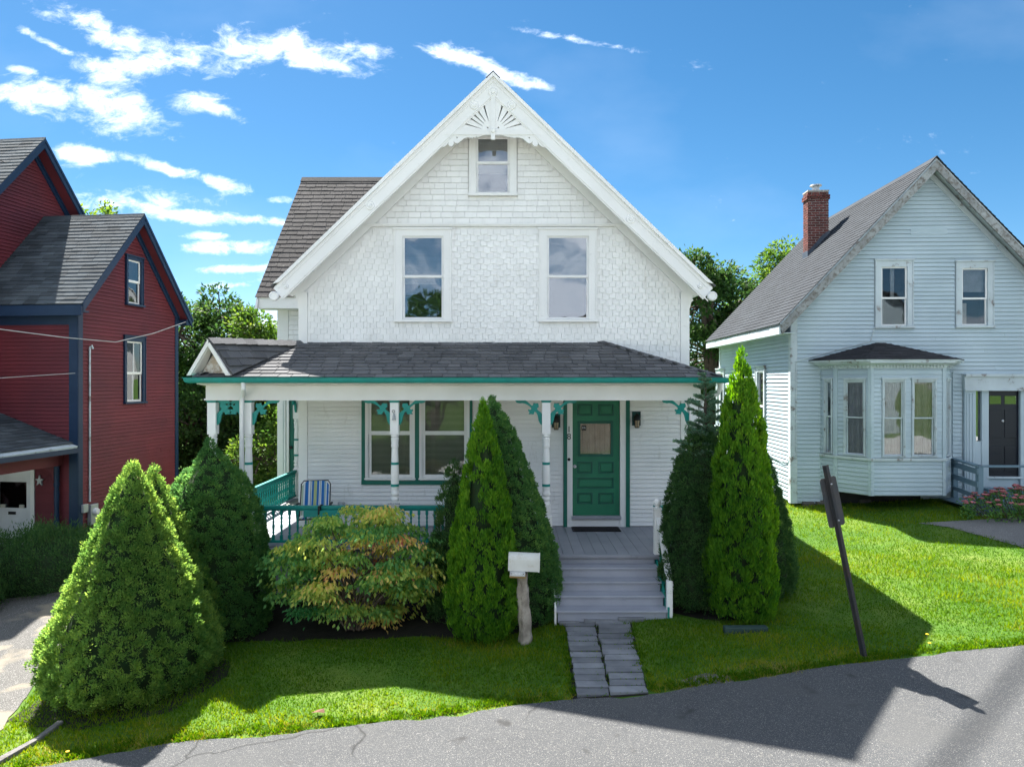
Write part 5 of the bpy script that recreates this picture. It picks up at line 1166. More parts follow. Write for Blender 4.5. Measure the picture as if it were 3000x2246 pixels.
# ================================================================== the dark red house on the left
HR = thing('red_house', (-11.5, 18, -4.1), 'dark red clapboard house with navy trim and two steep gables', 'house')
YR = 83.2; Mg = Fr(-10.4, 17.0, 0, YR); Mfr = Fr(-10.4, 17.0, 0, YR-90)
m_rb = unit_mesh('clapboard', SQ, RED, y_hi=-.15); m_br = unit_mesh('roof_shingle', SQ, BLUROOF, y_hi=-.3)
PC3 = Pieces('clapboard'); PR3 = Pieces('roof_shingle')
GW = 4.05; RZ = 4.42; EZ = 1.84; TG = (RZ-EZ)/(GW/2+.25)
zw = RZ-.12-TG*GW/2
gp = [(0,-4.4),(GW,-4.4),(GW,zw),(GW/2,RZ-.12),(0,zw)]
RU = (1.80,2.34,2.05,3.22); RL = (1.74,2.42,-.56,1.05)
gwall = backing(Mg, gp, [RU, RL]).build('gable_wall', RED, HR)
clad(PC3, gwall, Mg, [(.12,-4.3),(GW-.12,-4.3),(GW-.12,zw),(GW/2,RZ-.2),(.12,zw)], [m_rb], .092, .024, vg=.007, holes=[grow(RU,.11,b=.06,t=.10), grow(RL,.11,b=.06,t=.11)], maxlen=5)
RDO = (-2.35,-1.22,-4.12,-2.1)
fpoly = [(-4.6,-4.4),(0,-4.4),(0,zw),(-4.6,zw)]
fwall = backing(Mfr, fpoly, [RDO]).build('front_wall', RED, HR)
clad(PC3, fwall, Mfr, [(-3.2,-4.3),(-.12,-4.3),(-.12,zw),(-3.2,zw)], [m_rb], .092, .024, vg=.007, holes=[(-2.5,-1.1,-4.4,-1.95)], maxlen=5)
for (m_, a_, b_) in ((Mg,-.02,.13),(Mg,GW-.13,GW+.02),(Mfr,-.20,.025)): MB().box(m_, a_, b_, -.035, 0, -4.3, zw).build('corner_board', NAVY, HR)
rw = MB()
for s in (-1, 1):
    h = GW/2+.25
    rw.prism(Mg, [(GW/2, RZ), (GW/2+s*h, RZ-h*TG), (GW/2+s*(h-.02), RZ-.09-h*TG), (GW/2, RZ-.12)], -.32, 3.3)
rwo = rw.build('wing_roof', NAVY, HR)
w3 = lambda s, y, z: tuple(Mg @ Vector((s, y, z)))
for s in (-1, 1):
    h = GW/2+.29
    roof_plane(PR3, rwo, m_br, [w3(GW/2+s*h,-.345,RZ+.012-h*TG), w3(GW/2+s*h,2.62,RZ+.012-h*TG), w3(GW/2,2.62,RZ+.012), w3(GW/2,-.345,RZ+.012)], Mg.to_3x3() @ Vector((0,1,0)), .142, .33, thick=.02, jig=.006)
MB().slab([w3(GW/2-.11,-.35,RZ-.09),w3(GW/2,-.35,RZ+.05),w3(GW/2,2.7,RZ+.05),w3(GW/2-.11,2.7,RZ-.09)], .015).slab([w3(GW/2+.11,-.35,RZ-.09),w3(GW/2,-.35,RZ+.05),w3(GW/2,2.7,RZ+.05),w3(GW/2+.11,2.7,RZ-.09)], .015).build('ridge_cap', BLUROOF, rwo)
def red_rakes(M, c, apex, half, tg, front=-.32, par=HR):
    for s in (-1, 1):
        P_ = lambda o0, o1, hh: [(c, apex-o0), (c+s*hh, apex-o0-hh*tg), (c+s*hh, apex-o1-hh*tg), (c, apex-o1)]
        MB().prism(M, P_(-.02, .07, half+.02), front-.04, front).build('rake_moulding', NAVY, par)
        MB().prism(M, P_(.07, .24, half), front-.02, front+.02).build('rake_board', NAVY, par)
        MB().prism(M, P_(.20, .225, half-.03), front+.02, -.03).build('rake_soffit', RED, par)
        MB().prism(M, P_(.225, .40, half-.25), -.05, -.0).build('frieze_board', NAVY, par)
        MB().prism(M, P_(.235, .28, half-.24), -.085, -.05).build('frieze_moulding', NAVY, par)
red_rakes(Mg, GW/2, RZ, GW/2+.25, TG)
mb = MB(); mb.box(Mfr, -3.2, .33, -.30, -.25, EZ-.30, EZ-.06); mb.box(Mfr, -3.2, .30, -.25, 0, EZ-.22, EZ-.18); mb.box(Mfr, -3.2, .02, -.03, 0, EZ-.50, EZ-.2); mb.build('eave_fascia', NAVY, HR)
mb = MB(); mb.box(Mg, GW, GW+.25, -.30, 3.2, EZ-.2, EZ-.04); mb.build('rear_eave_fascia', NAVY, HR)
MB().box(Mg, GW-.08, GW, .0, 3.2, -4.4, zw).build('rear_wall', RED, HR)
window(HR, Mg, *RU, casing=.09, top=.09, meet=.5, mc=NAVY, ms=SASHW, gl=GLASS, sash=.05, out=.045, room=DARK)
window(HR, Mg, *RL, casing=.10, top=.12, meet=.46, mc=NAVY, ms=SASHW, gl=GLASS, sash=.05, out=.045, muntin=True)
# big gable behind
Mb2 = Mg @ Matrix.Translation((.0, 2.62, 0)); AC = 1.62; BZ = 6.42; TB = math.tan(R(48.6)); HB2 = 3.9
bp_ = [(AC-HB2,-4.4),(AC+HB2,-4.4),(AC+HB2,BZ-.15-TB*HB2),(AC,BZ-.15),(AC-HB2,BZ-.15-TB*HB2)]
bwall = backing(Mb2, bp_, []).build('main_gable_wall', RED, HR)
clad(PC3, bwall, Mb2, [(AC-HB2,-1),(AC+HB2,-1),(AC+HB2,BZ-.15-TB*HB2),(AC,BZ-.3),(AC-HB2,BZ-.15-TB*HB2)], [m_rb], .092, .024, vg=.007, maxlen=8)
mr_ = MB()
for s in (-1, 1): mr_.prism(Mb2, [(AC, BZ), (AC+s*(HB2+.3), BZ-(HB2+.3)*TB), (AC+s*(HB2+.28), BZ-.1-(HB2+.3)*TB), (AC, BZ-.14)], -.38, 7)
mro = mr_.build('main_roof', NAVY, HR)
w4 = lambda s, y, z: tuple(Mb2 @ Vector((s, y, z)))
for s in (-1, 1):
    h = HB2+.33
    roof_plane(PR3, mro, m_br, [w4(AC+s*h,-.41,BZ+.012-h*TB), w4(AC+s*h,5,BZ+.012-h*TB), w4(AC,5,BZ+.012), w4(AC,-.41,BZ+.012)], Mb2.to_3x3() @ Vector((0,1,0)), .15, .33, thick=.02, jig=.006)
red_rakes(Mb2, AC, BZ, HB2+.3, TB, front=-.38)
MB().slab([w4(AC-.11,-.42,BZ-.1),w4(AC,-.42,BZ+.05),w4(AC,6,BZ+.05),w4(AC-.11,6,BZ-.1)], .015).build('ridge_cap', BLUROOF, mro)
# side porch with low roof and turned posts
mb = MB(); q = lambda s, y, z: tuple(Mfr @ Vector((s, y, z)))
PSL = .372
mb.slab([q(.03,-.03,-1.56), q(.03,-4.2,-1.60), q(-4.2,-4.2,-1.60+4.2*PSL), q(-4.2,-.03,-1.56+4.2*PSL)], .05)
hp = mb.build('porch_roof', PALET, HR)
roof_plane(PR3, hp, m_br, [q(.05,-.03,-1.545), q(.05,-4.2,-1.585), q(-4.2,-4.2,-1.585+4.2*PSL), q(-4.2,-.03,-1.545+4.2*PSL)], Mfr.to_3x3() @ Vector((0,1,0)), .16, .33, thick=.018, jig=.004)
mb = MB(); mb.box(Mfr, -.02, .045, -4.2, -.03, -1.72, -1.61); mb.build('porch_fascia', NAVY, HR)
MB().box(Mfr, -.48, -.36, -4.2, -.03, -2.02, -1.70).build('porch_beam', RED, HR)
pf = [(.06,-4.2),(.06,-3.3),(.05,-3.25),(.065,-3.2),(.05,-3.15),(.055,-2.9),(.062,-2.7),(.05,-2.55),(.066,-2.5),(.066,-2.45),(.05,-2.4),(.06,-2.35),(.06,-2.02)]
MB().lathe(Mfr @ Matrix.Translation((-.45,-.12,0)), pf, 12).build('porch_post', NAVY, HR, smooth=True)
MB().prism(Mfr @ Matrix.Translation((-.5,-.12,0)), [(0,-2.02),(0,-2.32),(-.06,-2.28),(-.08,-2.18),(-.16,-2.14),(-.2,-2.06),(-.26,-2.02)], -.02,.02).build('bracket', RED, HR)
MB().prism(Mfr @ Matrix.Translation((-.42,-2.6,0)) @ Matrix.Rotation(R(90),4,'Z'), [(0,-2.02),(0,-2.5),(.06,-2.4),(.12,-2.2),(.3,-2.1),(.34,-2.02)], -.02,.02).build('bracket', RED, HR)
MB().box(Mfr, RDO[1], RDO[1]+.10, -.03, .0, -4.2, -1.95).build('door_trim', SASHW, HR)
DW = mat('white_door_paint', (.72,.74,.76), rough=.45, bump=.02, rand=0)
rd = backing(Mfr, [(RDO[0],RDO[2]),(RDO[1],RDO[2]),(RDO[1],RDO[3]),(RDO[0],RDO[3])], [(-2.1,-1.36,-3.08,-2.45)], .02, .06).build('side_door', DW, HR)
MB().box(Mfr, -2.1,-1.36,.035,.04,-3.08,-2.45).build('door_pane', GLASSD, rd); MB().box(Mfr, -2.2,-1.26,.3,.32,-3.2,-2.3).build('door_dark', DARK, rd)
MB().box(Mfr, -1.84,-1.64,.01,.02,-3.24,-3.17).build('mail_slot', BLACK, rd)
for k in range(6): MB().box(Mfr, RDO[0]+.05, RDO[1]-.05, .008, .02, -3.42-.12*k, -3.325-.12*k).build('door_board', DW, rd, bevel=.006)
for k in range(2): MB().box(Mfr, -2.05+.5*k,-1.93+.5*k,.01,.034,-3.08,-3.0).build('door_sticker', CURT, rd)
# star lamp, conduit, electricity meter
t = thing('star_ornament', tuple(Mfr @ Vector((-.95,-.05,-2.38))), 'grey star-shaped lamp on the red wall beside the white side door', 'ornament')
st_ = [((.115 if k % 2 == 0 else .045)*math.sin(math.pi*k/5), (.115 if k % 2 == 0 else .045)*math.cos(math.pi*k/5)*1.2) for k in range(10)]
MB().prism(Mfr @ Matrix.Translation((-.95,0,-2.40)), st_, -.07, -.03).build('star', GALV, t)
MB().tube([w3(.36,-.04,.80), w3(.36,-.04,-2.95)], .022, 8).build('conduit', PALET, HR); MB().tube([w3(.36,-.04,.80), w3(.37,-.09,.86), w3(.39,-.10,.78)], .025, 8).build('weatherhead', PALET, HR)
t = thing('electricity_meter', w3(.42,-.1,-3.2), 'grey electricity meter box with round glass on the red gable wall', 'meter')
MB().box(Mg, .30,.56,-.12,-.02,-3.52,-3.02).build('meter_box', GALV, t, bevel=.01); MB().lathe(Mg @ Matrix.Translation((.44,-.12,-3.2)) @ Matrix.Rotation(R(90),4,'X'), [(.085,0),(.085,.05),(.07,.08),(.02,.09)], 18).build('meter_glass', SASHW, t, smooth=True)
MB().box(Mg, .07,.24,-.10,-.02,-3.18,-2.98).build('junction_box', GALV, t, bevel=.01)
for P in (PC3, PR3): P.flush()

# overhead cables
t = thing('service_wire', (-9.6, 21.2, 1.8), 'thin pale service wire sagging from the left to the red house eave', 'cable')
pts = [(-15,11.5,2.3),(-12.6,13.4,1.45),(-10.8,15.0,1.085),(-10.35,16.4,1.0),(-10.05,18,.98),(-9.85,19.5,1.3),(-9.62,21.2,1.80)]
sm = []
for i in range(len(pts)-1):
    for k in range(4): a, b = Vector(pts[i]), Vector(pts[i+1]); sm.append(a.lerp(b, k/4))
sm.append(Vector(pts[-1])); MB().tube(sm, .011, 6).build('wire', WIREM, t)
t = thing('lower_wire', (-10.3, 16.9, .2), 'thin grey wire running low across the shaded red wall', 'cable')
MB().tube([(-12.5,13,-.1),(-11.4,15,.02),(-10.4,16.9,.18)], .007, 5).build('wire', WIREM, t)
t = thing('roof_wire', (-12.3, 18.6, 4.8), 'thin dark wire reaching the upper red gable roof', 'cable')
MB().tube([(-16,12.5,6.6),(-14.2,15.5,6.1),(-12.75,17.9,5.48)], .010, 5).build('wire', IRON, t)
t = thing('street_cable', (0, 18.6, 11), 'bundled overhead street cables high above the white house roof', 'cable')
for dz in (0, .0): pass
c0 = Vector((6.05,9.0,-3.5)); c1 = Vector((3.7,6.95,-3.75)); sv_ = Vector((-3.73,6.4,9.74))*2.6; dd = (c0-c1).normalized()
MB().tube([c1+sv_-dd*60, c1+sv_, c0+sv_, c0+sv_+dd*2.5], .06, 6).build('cable', IRON, t)
# ================================================================== vegetation
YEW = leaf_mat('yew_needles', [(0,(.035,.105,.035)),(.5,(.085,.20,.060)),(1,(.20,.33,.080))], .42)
YEWY = leaf_mat('sunlit_yew_needles', [(0,(.055,.14,.035)),(.5,(.150,.26,.062)),(1,(.31,.41,.085))], .45)  # lighter, yellower yew greens
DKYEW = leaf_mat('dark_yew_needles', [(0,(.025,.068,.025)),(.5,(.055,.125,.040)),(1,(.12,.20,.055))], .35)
THUJ = leaf_mat('thuja_sprays', [(0,(.036,.125,.014)),(.5,(.100,.235,.022)),(1,(.22,.35,.034))], .42)
SPRU = leaf_mat('spruce_needles', [(0,(.045,.11,.075)),(.6,(.10,.20,.13)),(1,(.19,.27,.14))], .3)
DOGW = leaf_mat('turning_dogwood_leaves', [(0,(.045,.17,.06)),(.35,(.12,.28,.085)),(.55,(.27,.39,.09)),(.75,(.54,.52,.13)),(.92,(.60,.38,.16)),(1,(.44,.14,.10))], .42)
DECI = leaf_mat('broadleaf_foliage', [(0,(.024,.068,.014)),(.5,(.060,.125,.022)),(1,(.14,.19,.035))], .42)
DECD = leaf_mat('dark_broadleaf_foliage', [(0,(.016,.046,.015)),(.5,(.036,.082,.022)),(1,(.075,.13,.03))], .35)
GRASS = leaf_mat('grass_blades', [(0,(.022,.080,.008)),(.45,(.060,.138,.009)),(.7,(.135,.20,.012)),(.9,(.23,.225,.030)),(1,(.27,.22,.08))], .4, .8, .04)

def cone_shrub(name, label, x, y, h, Rr, prof, m, clump=.10, crad=.07, leaf=(.04,.016), per=46, up=.35, lean=(0,0), lift=.05, seed=1, elong=1.0, group=None, cat='shrub', hull=.80, sink=0, tintk=.3, rough=.08, lobes=0):
    """clipped or conical evergreen: trunk, an inner mass of twigs and a crown of leafy clumps"""
    z0 = G(x, y)+lift; t = thing(name, (x, y, G(x, y)), label, cat, group); r_ = np.random.default_rng(seed)
    pt, pr_ = [p[0] for p in prof], [p[1] for p in prof]
    # area-weighted heights
    tt = np.linspace(0, 1, 400); w = np.interp(tt, pt, pr_)+.01; cdf = np.cumsum(w); cdf /= cdf[-1]
    area = 2*math.pi*Rr*np.mean(w)*math.hypot(h, Rr); K = int(area/(clump*clump*elong)*1.7)
    T = np.interp(r_.random(K), cdf, tt); F = r_.random(K)*2*math.pi
    rad0 = np.interp(T, pt, pr_)*Rr
    D0 = np.stack([np.cos(F), np.sin(F), T*h/Rr*.5], 1)
    q = 1+rough*nz3(D0*3, 1.3, seed)+(.10*lobes*np.abs(np.sin(F*2.5+T*3+seed)) if lobes else 0)-.0
    q = q+.030*nz3(D0*9, 2.2, seed+3); rad = np.maximum(rad0*q-crad*.5, .0); rad *= r_.uniform(.93, 1.03, K)
    lx, ly = lean
    keep = (nz3(D0*6, 2.0, seed+9) > -.62) | (T > .9); T, F, rad = T[keep], F[keep], rad[keep]; K = len(T)
    C = np.stack([x+lx*T+rad*np.cos(F), y+ly*T+rad*np.sin(F), z0+T*h], 1)
    slope = Rr/h; Nrm = nrmz(np.stack([np.cos(F), np.sin(F), np.full(K, slope+up)], 1))
    ct = r_.uniform(-.22, .22, K)
    rep = np.repeat(np.arange(K), per); n = len(rep)
    d = nrmz(r_.normal(size=(n, 3))+Nrm[rep]*1.1); sc = r_.uniform(.7, 1.25, K)[rep]
    P = C[rep]+d*(crad*sc*r_.random(n)**.4)[:, None]*np.array([1, 1, elong])
    P[:, 2] = np.maximum(P[:, 2], Gn(P[:, 0], P[:, 1])+.01)
    Dl = nrmz(d*.7+Nrm[rep]*.3+np.array([0, 0, up*1.3])+r_.normal(size=(n, 3))*.25)
    tint = .42+ct[rep]+r_.normal(size=n)*.13+tintk*nz3(P, 1.1, seed+5)*.6
    s = r_.uniform(.7, 1.3, n)
    leaves('crown', m, t, P, Dl, leaf[0]*s, leaf[1]*s, tint)
    # inner twigs
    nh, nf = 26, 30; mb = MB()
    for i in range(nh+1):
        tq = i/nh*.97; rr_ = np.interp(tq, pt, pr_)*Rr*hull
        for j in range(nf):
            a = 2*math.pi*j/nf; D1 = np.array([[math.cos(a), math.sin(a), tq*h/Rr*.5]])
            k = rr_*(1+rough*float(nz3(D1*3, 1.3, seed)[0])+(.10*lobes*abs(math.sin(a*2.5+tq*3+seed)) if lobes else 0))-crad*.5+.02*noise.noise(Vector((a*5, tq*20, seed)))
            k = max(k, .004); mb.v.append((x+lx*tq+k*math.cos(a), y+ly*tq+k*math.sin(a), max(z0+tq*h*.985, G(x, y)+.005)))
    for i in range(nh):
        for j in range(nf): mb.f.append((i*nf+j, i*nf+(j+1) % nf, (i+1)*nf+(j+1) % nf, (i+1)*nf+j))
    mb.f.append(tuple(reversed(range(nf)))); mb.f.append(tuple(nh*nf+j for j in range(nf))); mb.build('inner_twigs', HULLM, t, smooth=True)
    MB().tube([(x, y, G(x, y)-.1), (x+lx*.1, y+ly*.1, z0+h*.25)], [.05+.02*Rr, .035], 8).build('trunk', BARK, t)
    return t
CONE = [(0,.86),(.06,.97),(.14,1),(.3,.86),(.5,.64),(.7,.40),(.85,.23),(.94,.11),(1,.02)]
DOME = [(0,.80),(.1,.96),(.25,1),(.45,.90),(.62,.74),(.78,.56),(.87,.36),(.93,.16),(1,.02)]
SLIM = [(0,.72),(.05,.92),(.15,1),(.3,.93),(.5,.74),(.7,.52),(.85,.32),(.94,.16),(1,.01)]
YL = (.036,.017)
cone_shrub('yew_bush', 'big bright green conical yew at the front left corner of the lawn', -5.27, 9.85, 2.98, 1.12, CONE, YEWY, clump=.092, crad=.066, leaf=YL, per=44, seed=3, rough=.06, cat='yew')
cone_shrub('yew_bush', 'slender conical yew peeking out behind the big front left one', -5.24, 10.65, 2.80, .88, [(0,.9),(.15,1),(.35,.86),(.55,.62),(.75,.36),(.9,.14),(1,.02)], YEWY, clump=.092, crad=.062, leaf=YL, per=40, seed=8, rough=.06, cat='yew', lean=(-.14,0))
cone_shrub('yew_bush', 'broad round-shouldered yew with a pointed tip before the porch corner', -4.66, 11.45, 3.05, .80, [(0,.82),(.1,.96),(.25,1),(.45,.95),(.62,.86),(.74,.74),(.81,.56),(.87,.34),(.93,.16),(1,.02)], YEW, clump=.092, crad=.062, leaf=(.036,.017), per=40, seed=13, rough=.06, cat='yew', lean=(-.22,0))
cone_shrub('thuja', 'narrow bright green thuja beside the mailbox, left of the steps', -.43, 10.6, 3.42, .50, SLIM, THUJ, clump=.085, crad=.058, leaf=(.060,.019), per=46, up=1.3, seed=21, elong=1.7, rough=.12, cat='thuja', hull=.70, tintk=.35, lobes=1.0)
cone_shrub('yew_bush', 'dark conical yew right behind the thuja and the mailbox', .06, 11.35, 3.42, .78, [(0,.85),(.12,1),(.3,.96),(.5,.80),(.7,.58),(.85,.36),(.95,.14),(1,.03)], YEW, clump=.088, crad=.058, leaf=(.036,.016), per=40, seed=29, rough=.08, cat='yew', lean=(-.38,0))
cone_shrub('thuja', 'tallest narrow thuja with a yellow-green tip, right of the steps', 3.47, 10.75, 3.98, .49, [(0,.80),(.06,.95),(.15,1),(.35,.90),(.55,.74),(.75,.52),(.86,.32),(.93,.17),(1,.01)], THUJ, clump=.085, crad=.06, leaf=(.060,.019), per=46, up=1.3, seed=35, elong=1.7, rough=.12, cat='thuja', hull=.70, tintk=.35, lobes=1.0)
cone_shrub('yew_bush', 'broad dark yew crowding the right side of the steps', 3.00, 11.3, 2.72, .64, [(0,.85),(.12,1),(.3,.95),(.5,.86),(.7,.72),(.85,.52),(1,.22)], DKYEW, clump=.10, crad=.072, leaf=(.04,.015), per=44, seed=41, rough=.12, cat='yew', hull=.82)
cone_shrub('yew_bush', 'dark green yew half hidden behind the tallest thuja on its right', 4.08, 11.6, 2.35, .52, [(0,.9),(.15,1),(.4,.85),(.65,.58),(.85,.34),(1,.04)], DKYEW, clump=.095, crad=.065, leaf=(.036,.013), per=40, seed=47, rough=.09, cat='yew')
cone_shrub('juniper', 'ragged dark juniper between the autumn shrub and the left thuja', -.93, 11.45, 2.45, .44, [(0,.9),(.2,1),(.45,.86),(.65,.62),(.82,.42),(1,.06)], DKYEW, clump=.13, crad=.095, leaf=(.055,.014), per=42, seed=53, rough=.3, cat='juniper', up=.7, hull=.70)

def needles_along(a, b, n, L, W, r_, jit=.0):
    t_ = r_.random(n)[:, None]; P = a+(b-a)*t_; ax = (b-a)/np.linalg.norm(b-a)
    d = r_.normal(size=(n, 3)); d -= (d @ ax)[:, None]*ax; d = nrmz(d)*.8+ax*.75; return P, d
def spruce(name, label, x, y, z0, h, Rr, seed):
    t = thing(name, (x, y, G(x, y)), label, 'spruce'); r_ = np.random.default_rng(seed)
    MB().tube([(x, y, G(x, y)), (x, y, z0+h*.5), (x+.01, y, z0+h)], [.05, .03, .006], 8).build('trunk', BARK, t)
    Ps, Ds = [], []; mb = MB(); zz_ = .05
    while zz_ < h-.04:
        k = 6 if zz_ < h*.6 else 4; f0 = r_.random()*6.28
        for i in range(k):
            f = f0+2*math.pi*i/k+r_.normal()*.15; L = Rr*(1-zz_/h)**.75*r_.uniform(.55, 1.15)+.05; zj = r_.normal()*.05; sl = r_.uniform(.25, .75)
            a = np.array([x, y, z0+zz_+zj]); b = a+np.array([math.cos(f)*L, math.sin(f)*L, L*sl]); mb.tube([tuple(a), tuple(b)], [.010, .003], 5)
            p, d = needles_along(a+(b-a)*.15, b, int(240*L)+30, .03, .005, r_); Ps.append(p); Ds.append(d)
            for s in (-1, 1):
                for q in (.4, .6, .8):
                    m0 = a+(b-a)*q; f2 = f+s*.75; l2 = L*(1-q)*.75+.03; m1 = m0+np.array([math.cos(f2)*l2, math.sin(f2)*l2, l2*.3]); mb.tube([tuple(m0), tuple(m1)], [.006, .002], 4)
                    p, d = needles_along(m0, m1, int(240*l2)+16, .03, .005, r_); Ps.append(p); Ds.append(d)
        zz_ += .15
    a, b = np.array([x, y, z0+h*.75]), np.array([x, y, z0+h+.05]); p, d = needles_along(a, b, 260, .03, .005, r_); Ps.append(p); Ds.append(d)
    mb.build('branches', BARK, t, kind='stuff'); P = np.concatenate(Ps); D = np.concatenate(Ds)
    leaves('needles', SPRU, t, P, D, .040, .009, .6+r_.normal(size=len(P))*.2, fold=.0)
spruce('young_spruce', 'open blue-green spruce top rising from the dark yew by the gutter', 3.10, 11.4, -1.55, 1.62, .58, 61)

# kousa dogwood with drooping leaf tiers turning yellow and pink
def dogwood():
    x, y = -2.42, 11.15; g = G(x, y); t = thing('autumn_shrub', (x, y, g), 'spreading shrub with drooping leaves turning yellow and pink before the porch rail', 'shrub')
    r_ = np.random.default_rng(71); br = MB(); Ps, Ds, Ts = [], [], []
    ends = []
    for i in range(118):
        # end points over a flattened dome that reaches low in front
        while True:
            v = r_.uniform(-1, 1, 3)
            if .30 < np.linalg.norm(v) < 1: break
        e = np.array([x+v[0]*1.30, y+v[1]*.80, g+1.10+v[2]*1.0])
        if e[2] < g+.12: continue
        if e[0] < x-.6 and e[2] > g+1.62-abs(e[0]-x+.6)*.5: continue
        if e[0] < x-.2 and e[2] > g+1.85: continue
        if abs(v[0]) > .5 and e[2] < g+.35: continue
        ends.append(e)
    for e in ends:
        a = np.array([x+r_.normal()*.08, y+r_.normal()*.06, g+.05]); m1 = a*.45+e*.55+np.array([0, 0, .22]); br.tube([tuple(a), tuple(a*.7+e*.3+np.array([0,0,.18])), tuple(m1), tuple(e)], [.018, .012, .007, .003], 5)
        nl = int(r_.uniform(110, 170)); sp = r_.uniform(.17, .27)
        q = r_.normal(size=(nl, 3))*np.array([sp*.62, sp*.55, .035]); P = e+q; P[:, 2] -= (np.hypot(q[:, 0], q[:, 1])**2)*.7-.0
        out = nrmz(np.stack([q[:, 0], q[:, 1], np.zeros(nl)], 1)); D = out*.55+np.array([0, -.15, -.85])+r_.normal(size=(nl, 3))*.28
        ripe = .46+.26*float(nz3(np.array([e]), 1.6, 9)[0])+.16*(e[2]-g-1.0)+.12*(e[0]-x)+r_.normal()*.12
        if r_.random() < .07: ripe += .35
        Ps.append(P); Ds.append(D); Ts.append(ripe+r_.normal(size=nl)*.08)
    br.build('branches', BARK, t, kind='stuff'); P = np.concatenate(Ps); P[:, 2] = np.maximum(P[:, 2], Gn(P[:, 0], P[:, 1])+.06)
    s = r_.uniform(.75, 1.25, len(P)); leaves('foliage', DOGW, t, P, np.concatenate(Ds), .076*s, .040*s, np.concatenate(Ts), fold=.35)
dogwood()

# broad-leaved trees behind the houses
def tree(name, label, x, y, blobs, n, leaf, m, seed, trunk=.25, group=None, gap=.30, shell=.55):
    """blobs: (cx, cy, cz, rx, ry, rz) crown lobes; leaves sit in clumps near each lobe's surface"""
    g = G(x, y); t = thing(name, (x, y, g), label, 'tree', group); r_ = np.random.default_rng(seed)
    mb = MB(); top = max(b[2] for b in blobs); mb.tube([(x, y, g-.2), (x+.1, y, (g+top)/2-.5), (x, y+.1, top)], [trunk, trunk*.7, trunk*.25], 9); mb.build('trunk', BARK, t)
    mb = MB(); vol = [b[3]*b[4]*b[5] for b in blobs]; tot = sum(v**.67 for v in vol); Ps, Ds, Ts = [], [], []
    for b, v in zip(blobs, vol):
        c = np.array(b[:3]); rr_ = np.array(b[3:]); mb.tube([(x, y, g+(c[2]-g)*.35), tuple(c*.5+np.array([x, y, c[2]-.6])*.5), tuple(c)], [trunk*.45, trunk*.3, trunk*.12], 6)
        k = int(n*v**.67/tot/55)+4
        d = nrmz(r_.normal(size=(k, 3))); rad = r_.uniform(shell, 1.02, k)**.6; C = c+d*rr_*rad[:, None]*(1+.14*nz3(d*2, 1.5, seed))[:, None]
        for j in range(0, k, 3): mb.tube([tuple(c), tuple(c*.5+C[j]*.5+np.array([0,0,.1])), tuple(C[j])], [trunk*.12, .03, .012], 4)
        ct = r_.normal(size=k)*.12; per = 55; rep = np.repeat(np.arange(k), per); s = gap*r_.uniform(.6, 1.25, k)[rep]
        q = r_.normal(size=(len(rep), 3))*s[:, None]*np.array([.55, .55, .38]); P = C[rep]+q
        D = nrmz(q)+d[rep]*.5+np.array([0, 0, -.25])+r_.normal(size=(len(rep), 3))*.4
        Ps.append(P); Ds.append(D); Ts.append(.45+ct[rep]+r_.normal(size=len(rep))*.15)
    mb.build('limbs', BARK, t); P = np.concatenate(Ps); P[:, 2] = np.maximum(P[:, 2], Gn(P[:, 0], P[:, 1])+.1); s = r_.uniform(.7, 1.3, len(P))
    leaves('crown', m, t, P, np.concatenate(Ds), leaf*s, leaf*.55*s, np.concatenate(Ts))
tree('broadleaf_tree', 'tallest dense green tree rising between the red and the white house', -11.6, 27, [(-11.2,27,.9,1.7,2.0,1.7),(-12.2,26,1.7,1.1,1.2,1.2),(-11.3,27.5,2.5,.8,.9,1.0),(-12.5,27.5,-.9,1.9,2,1.8),(-10.4,26,-1.2,1.6,1.8,1.5),(-9.6,27,.6,1.1,1.3,1.1)], 24000, .17, DECD, 81, .28)
tree('broadleaf_tree', 'lighter loose tree just left of the white house wing', -8.4, 26, [(-8.6,26,.6,1.2,1.3,1.3),(-7.9,26.5,1.0,.8,.9,.8),(-9.3,25.5,1.7,.7,.8,.9),(-8.6,26,-.8,1.2,1.3,1.1),(-7.3,26.5,.2,.8,1,.8)], 13000, .15, DECI, 83, .16)
tree('broadleaf_tree', 'dark tree low behind the porch seen between its posts', -10.4, 24.5, [(-11.0,24.5,-1.6,1.6,1.4,1.6),(-9.6,25.2,-1.9,1.4,1.4,1.7),(-11.7,24.8,-2.6,1.3,1.2,1.2),(-10.0,24.3,-2.9,1.2,1.1,.9)], 15000, .15, DECD, 85, .18)
tree('garden_bush', 'sunlit yellow-green bush low behind the porch side railing', -7.6, 22.6, [(-8.0,22.6,-2.5,1.0,.9,.9),(-7.1,22.9,-2.1,1.1,.9,1.3),(-6.5,22.3,-2.9,.9,.7,.6)], 9000, .11, DECI, 87, .06)
tree('broadleaf_tree', 'tree top showing just above the upper red roof', -16.4, 29, [(-17.6,29,5.4,1.5,1.5,2.0),(-18.2,29,3,2.0,2,2.5)], 9000, .17, DECI, 89, .3)
tree('broadleaf_tree', 'dark dense tree between the white and the pale house', 7.6, 27.5, [(7.3,27.5,2.9,1.5,1.6,1.4),(8.0,28,.9,1.9,1.8,2.2),(7.2,27.5,-1.4,1.6,1.6,1.9),(8.9,28,2.8,1.1,1.2,1.2),(6.9,27,4.2,.75,.8,.7),(7.9,27.5,3.8,.9,.9,.8)], 24000, .16, DECD, 91, .26)
tree('broadleaf_tree', 'sunny light green tree crown left of the brick chimney', 10.9, 30, [(10.8,30,4.3,.9,1.0,1.0),(11.6,30,4.9,1.0,1.1,1.0),(10.1,30,2.9,1.1,1.2,1.0),(10.9,30,1.0,2,2,2)], 12000, .15, DECI, 93, .22)
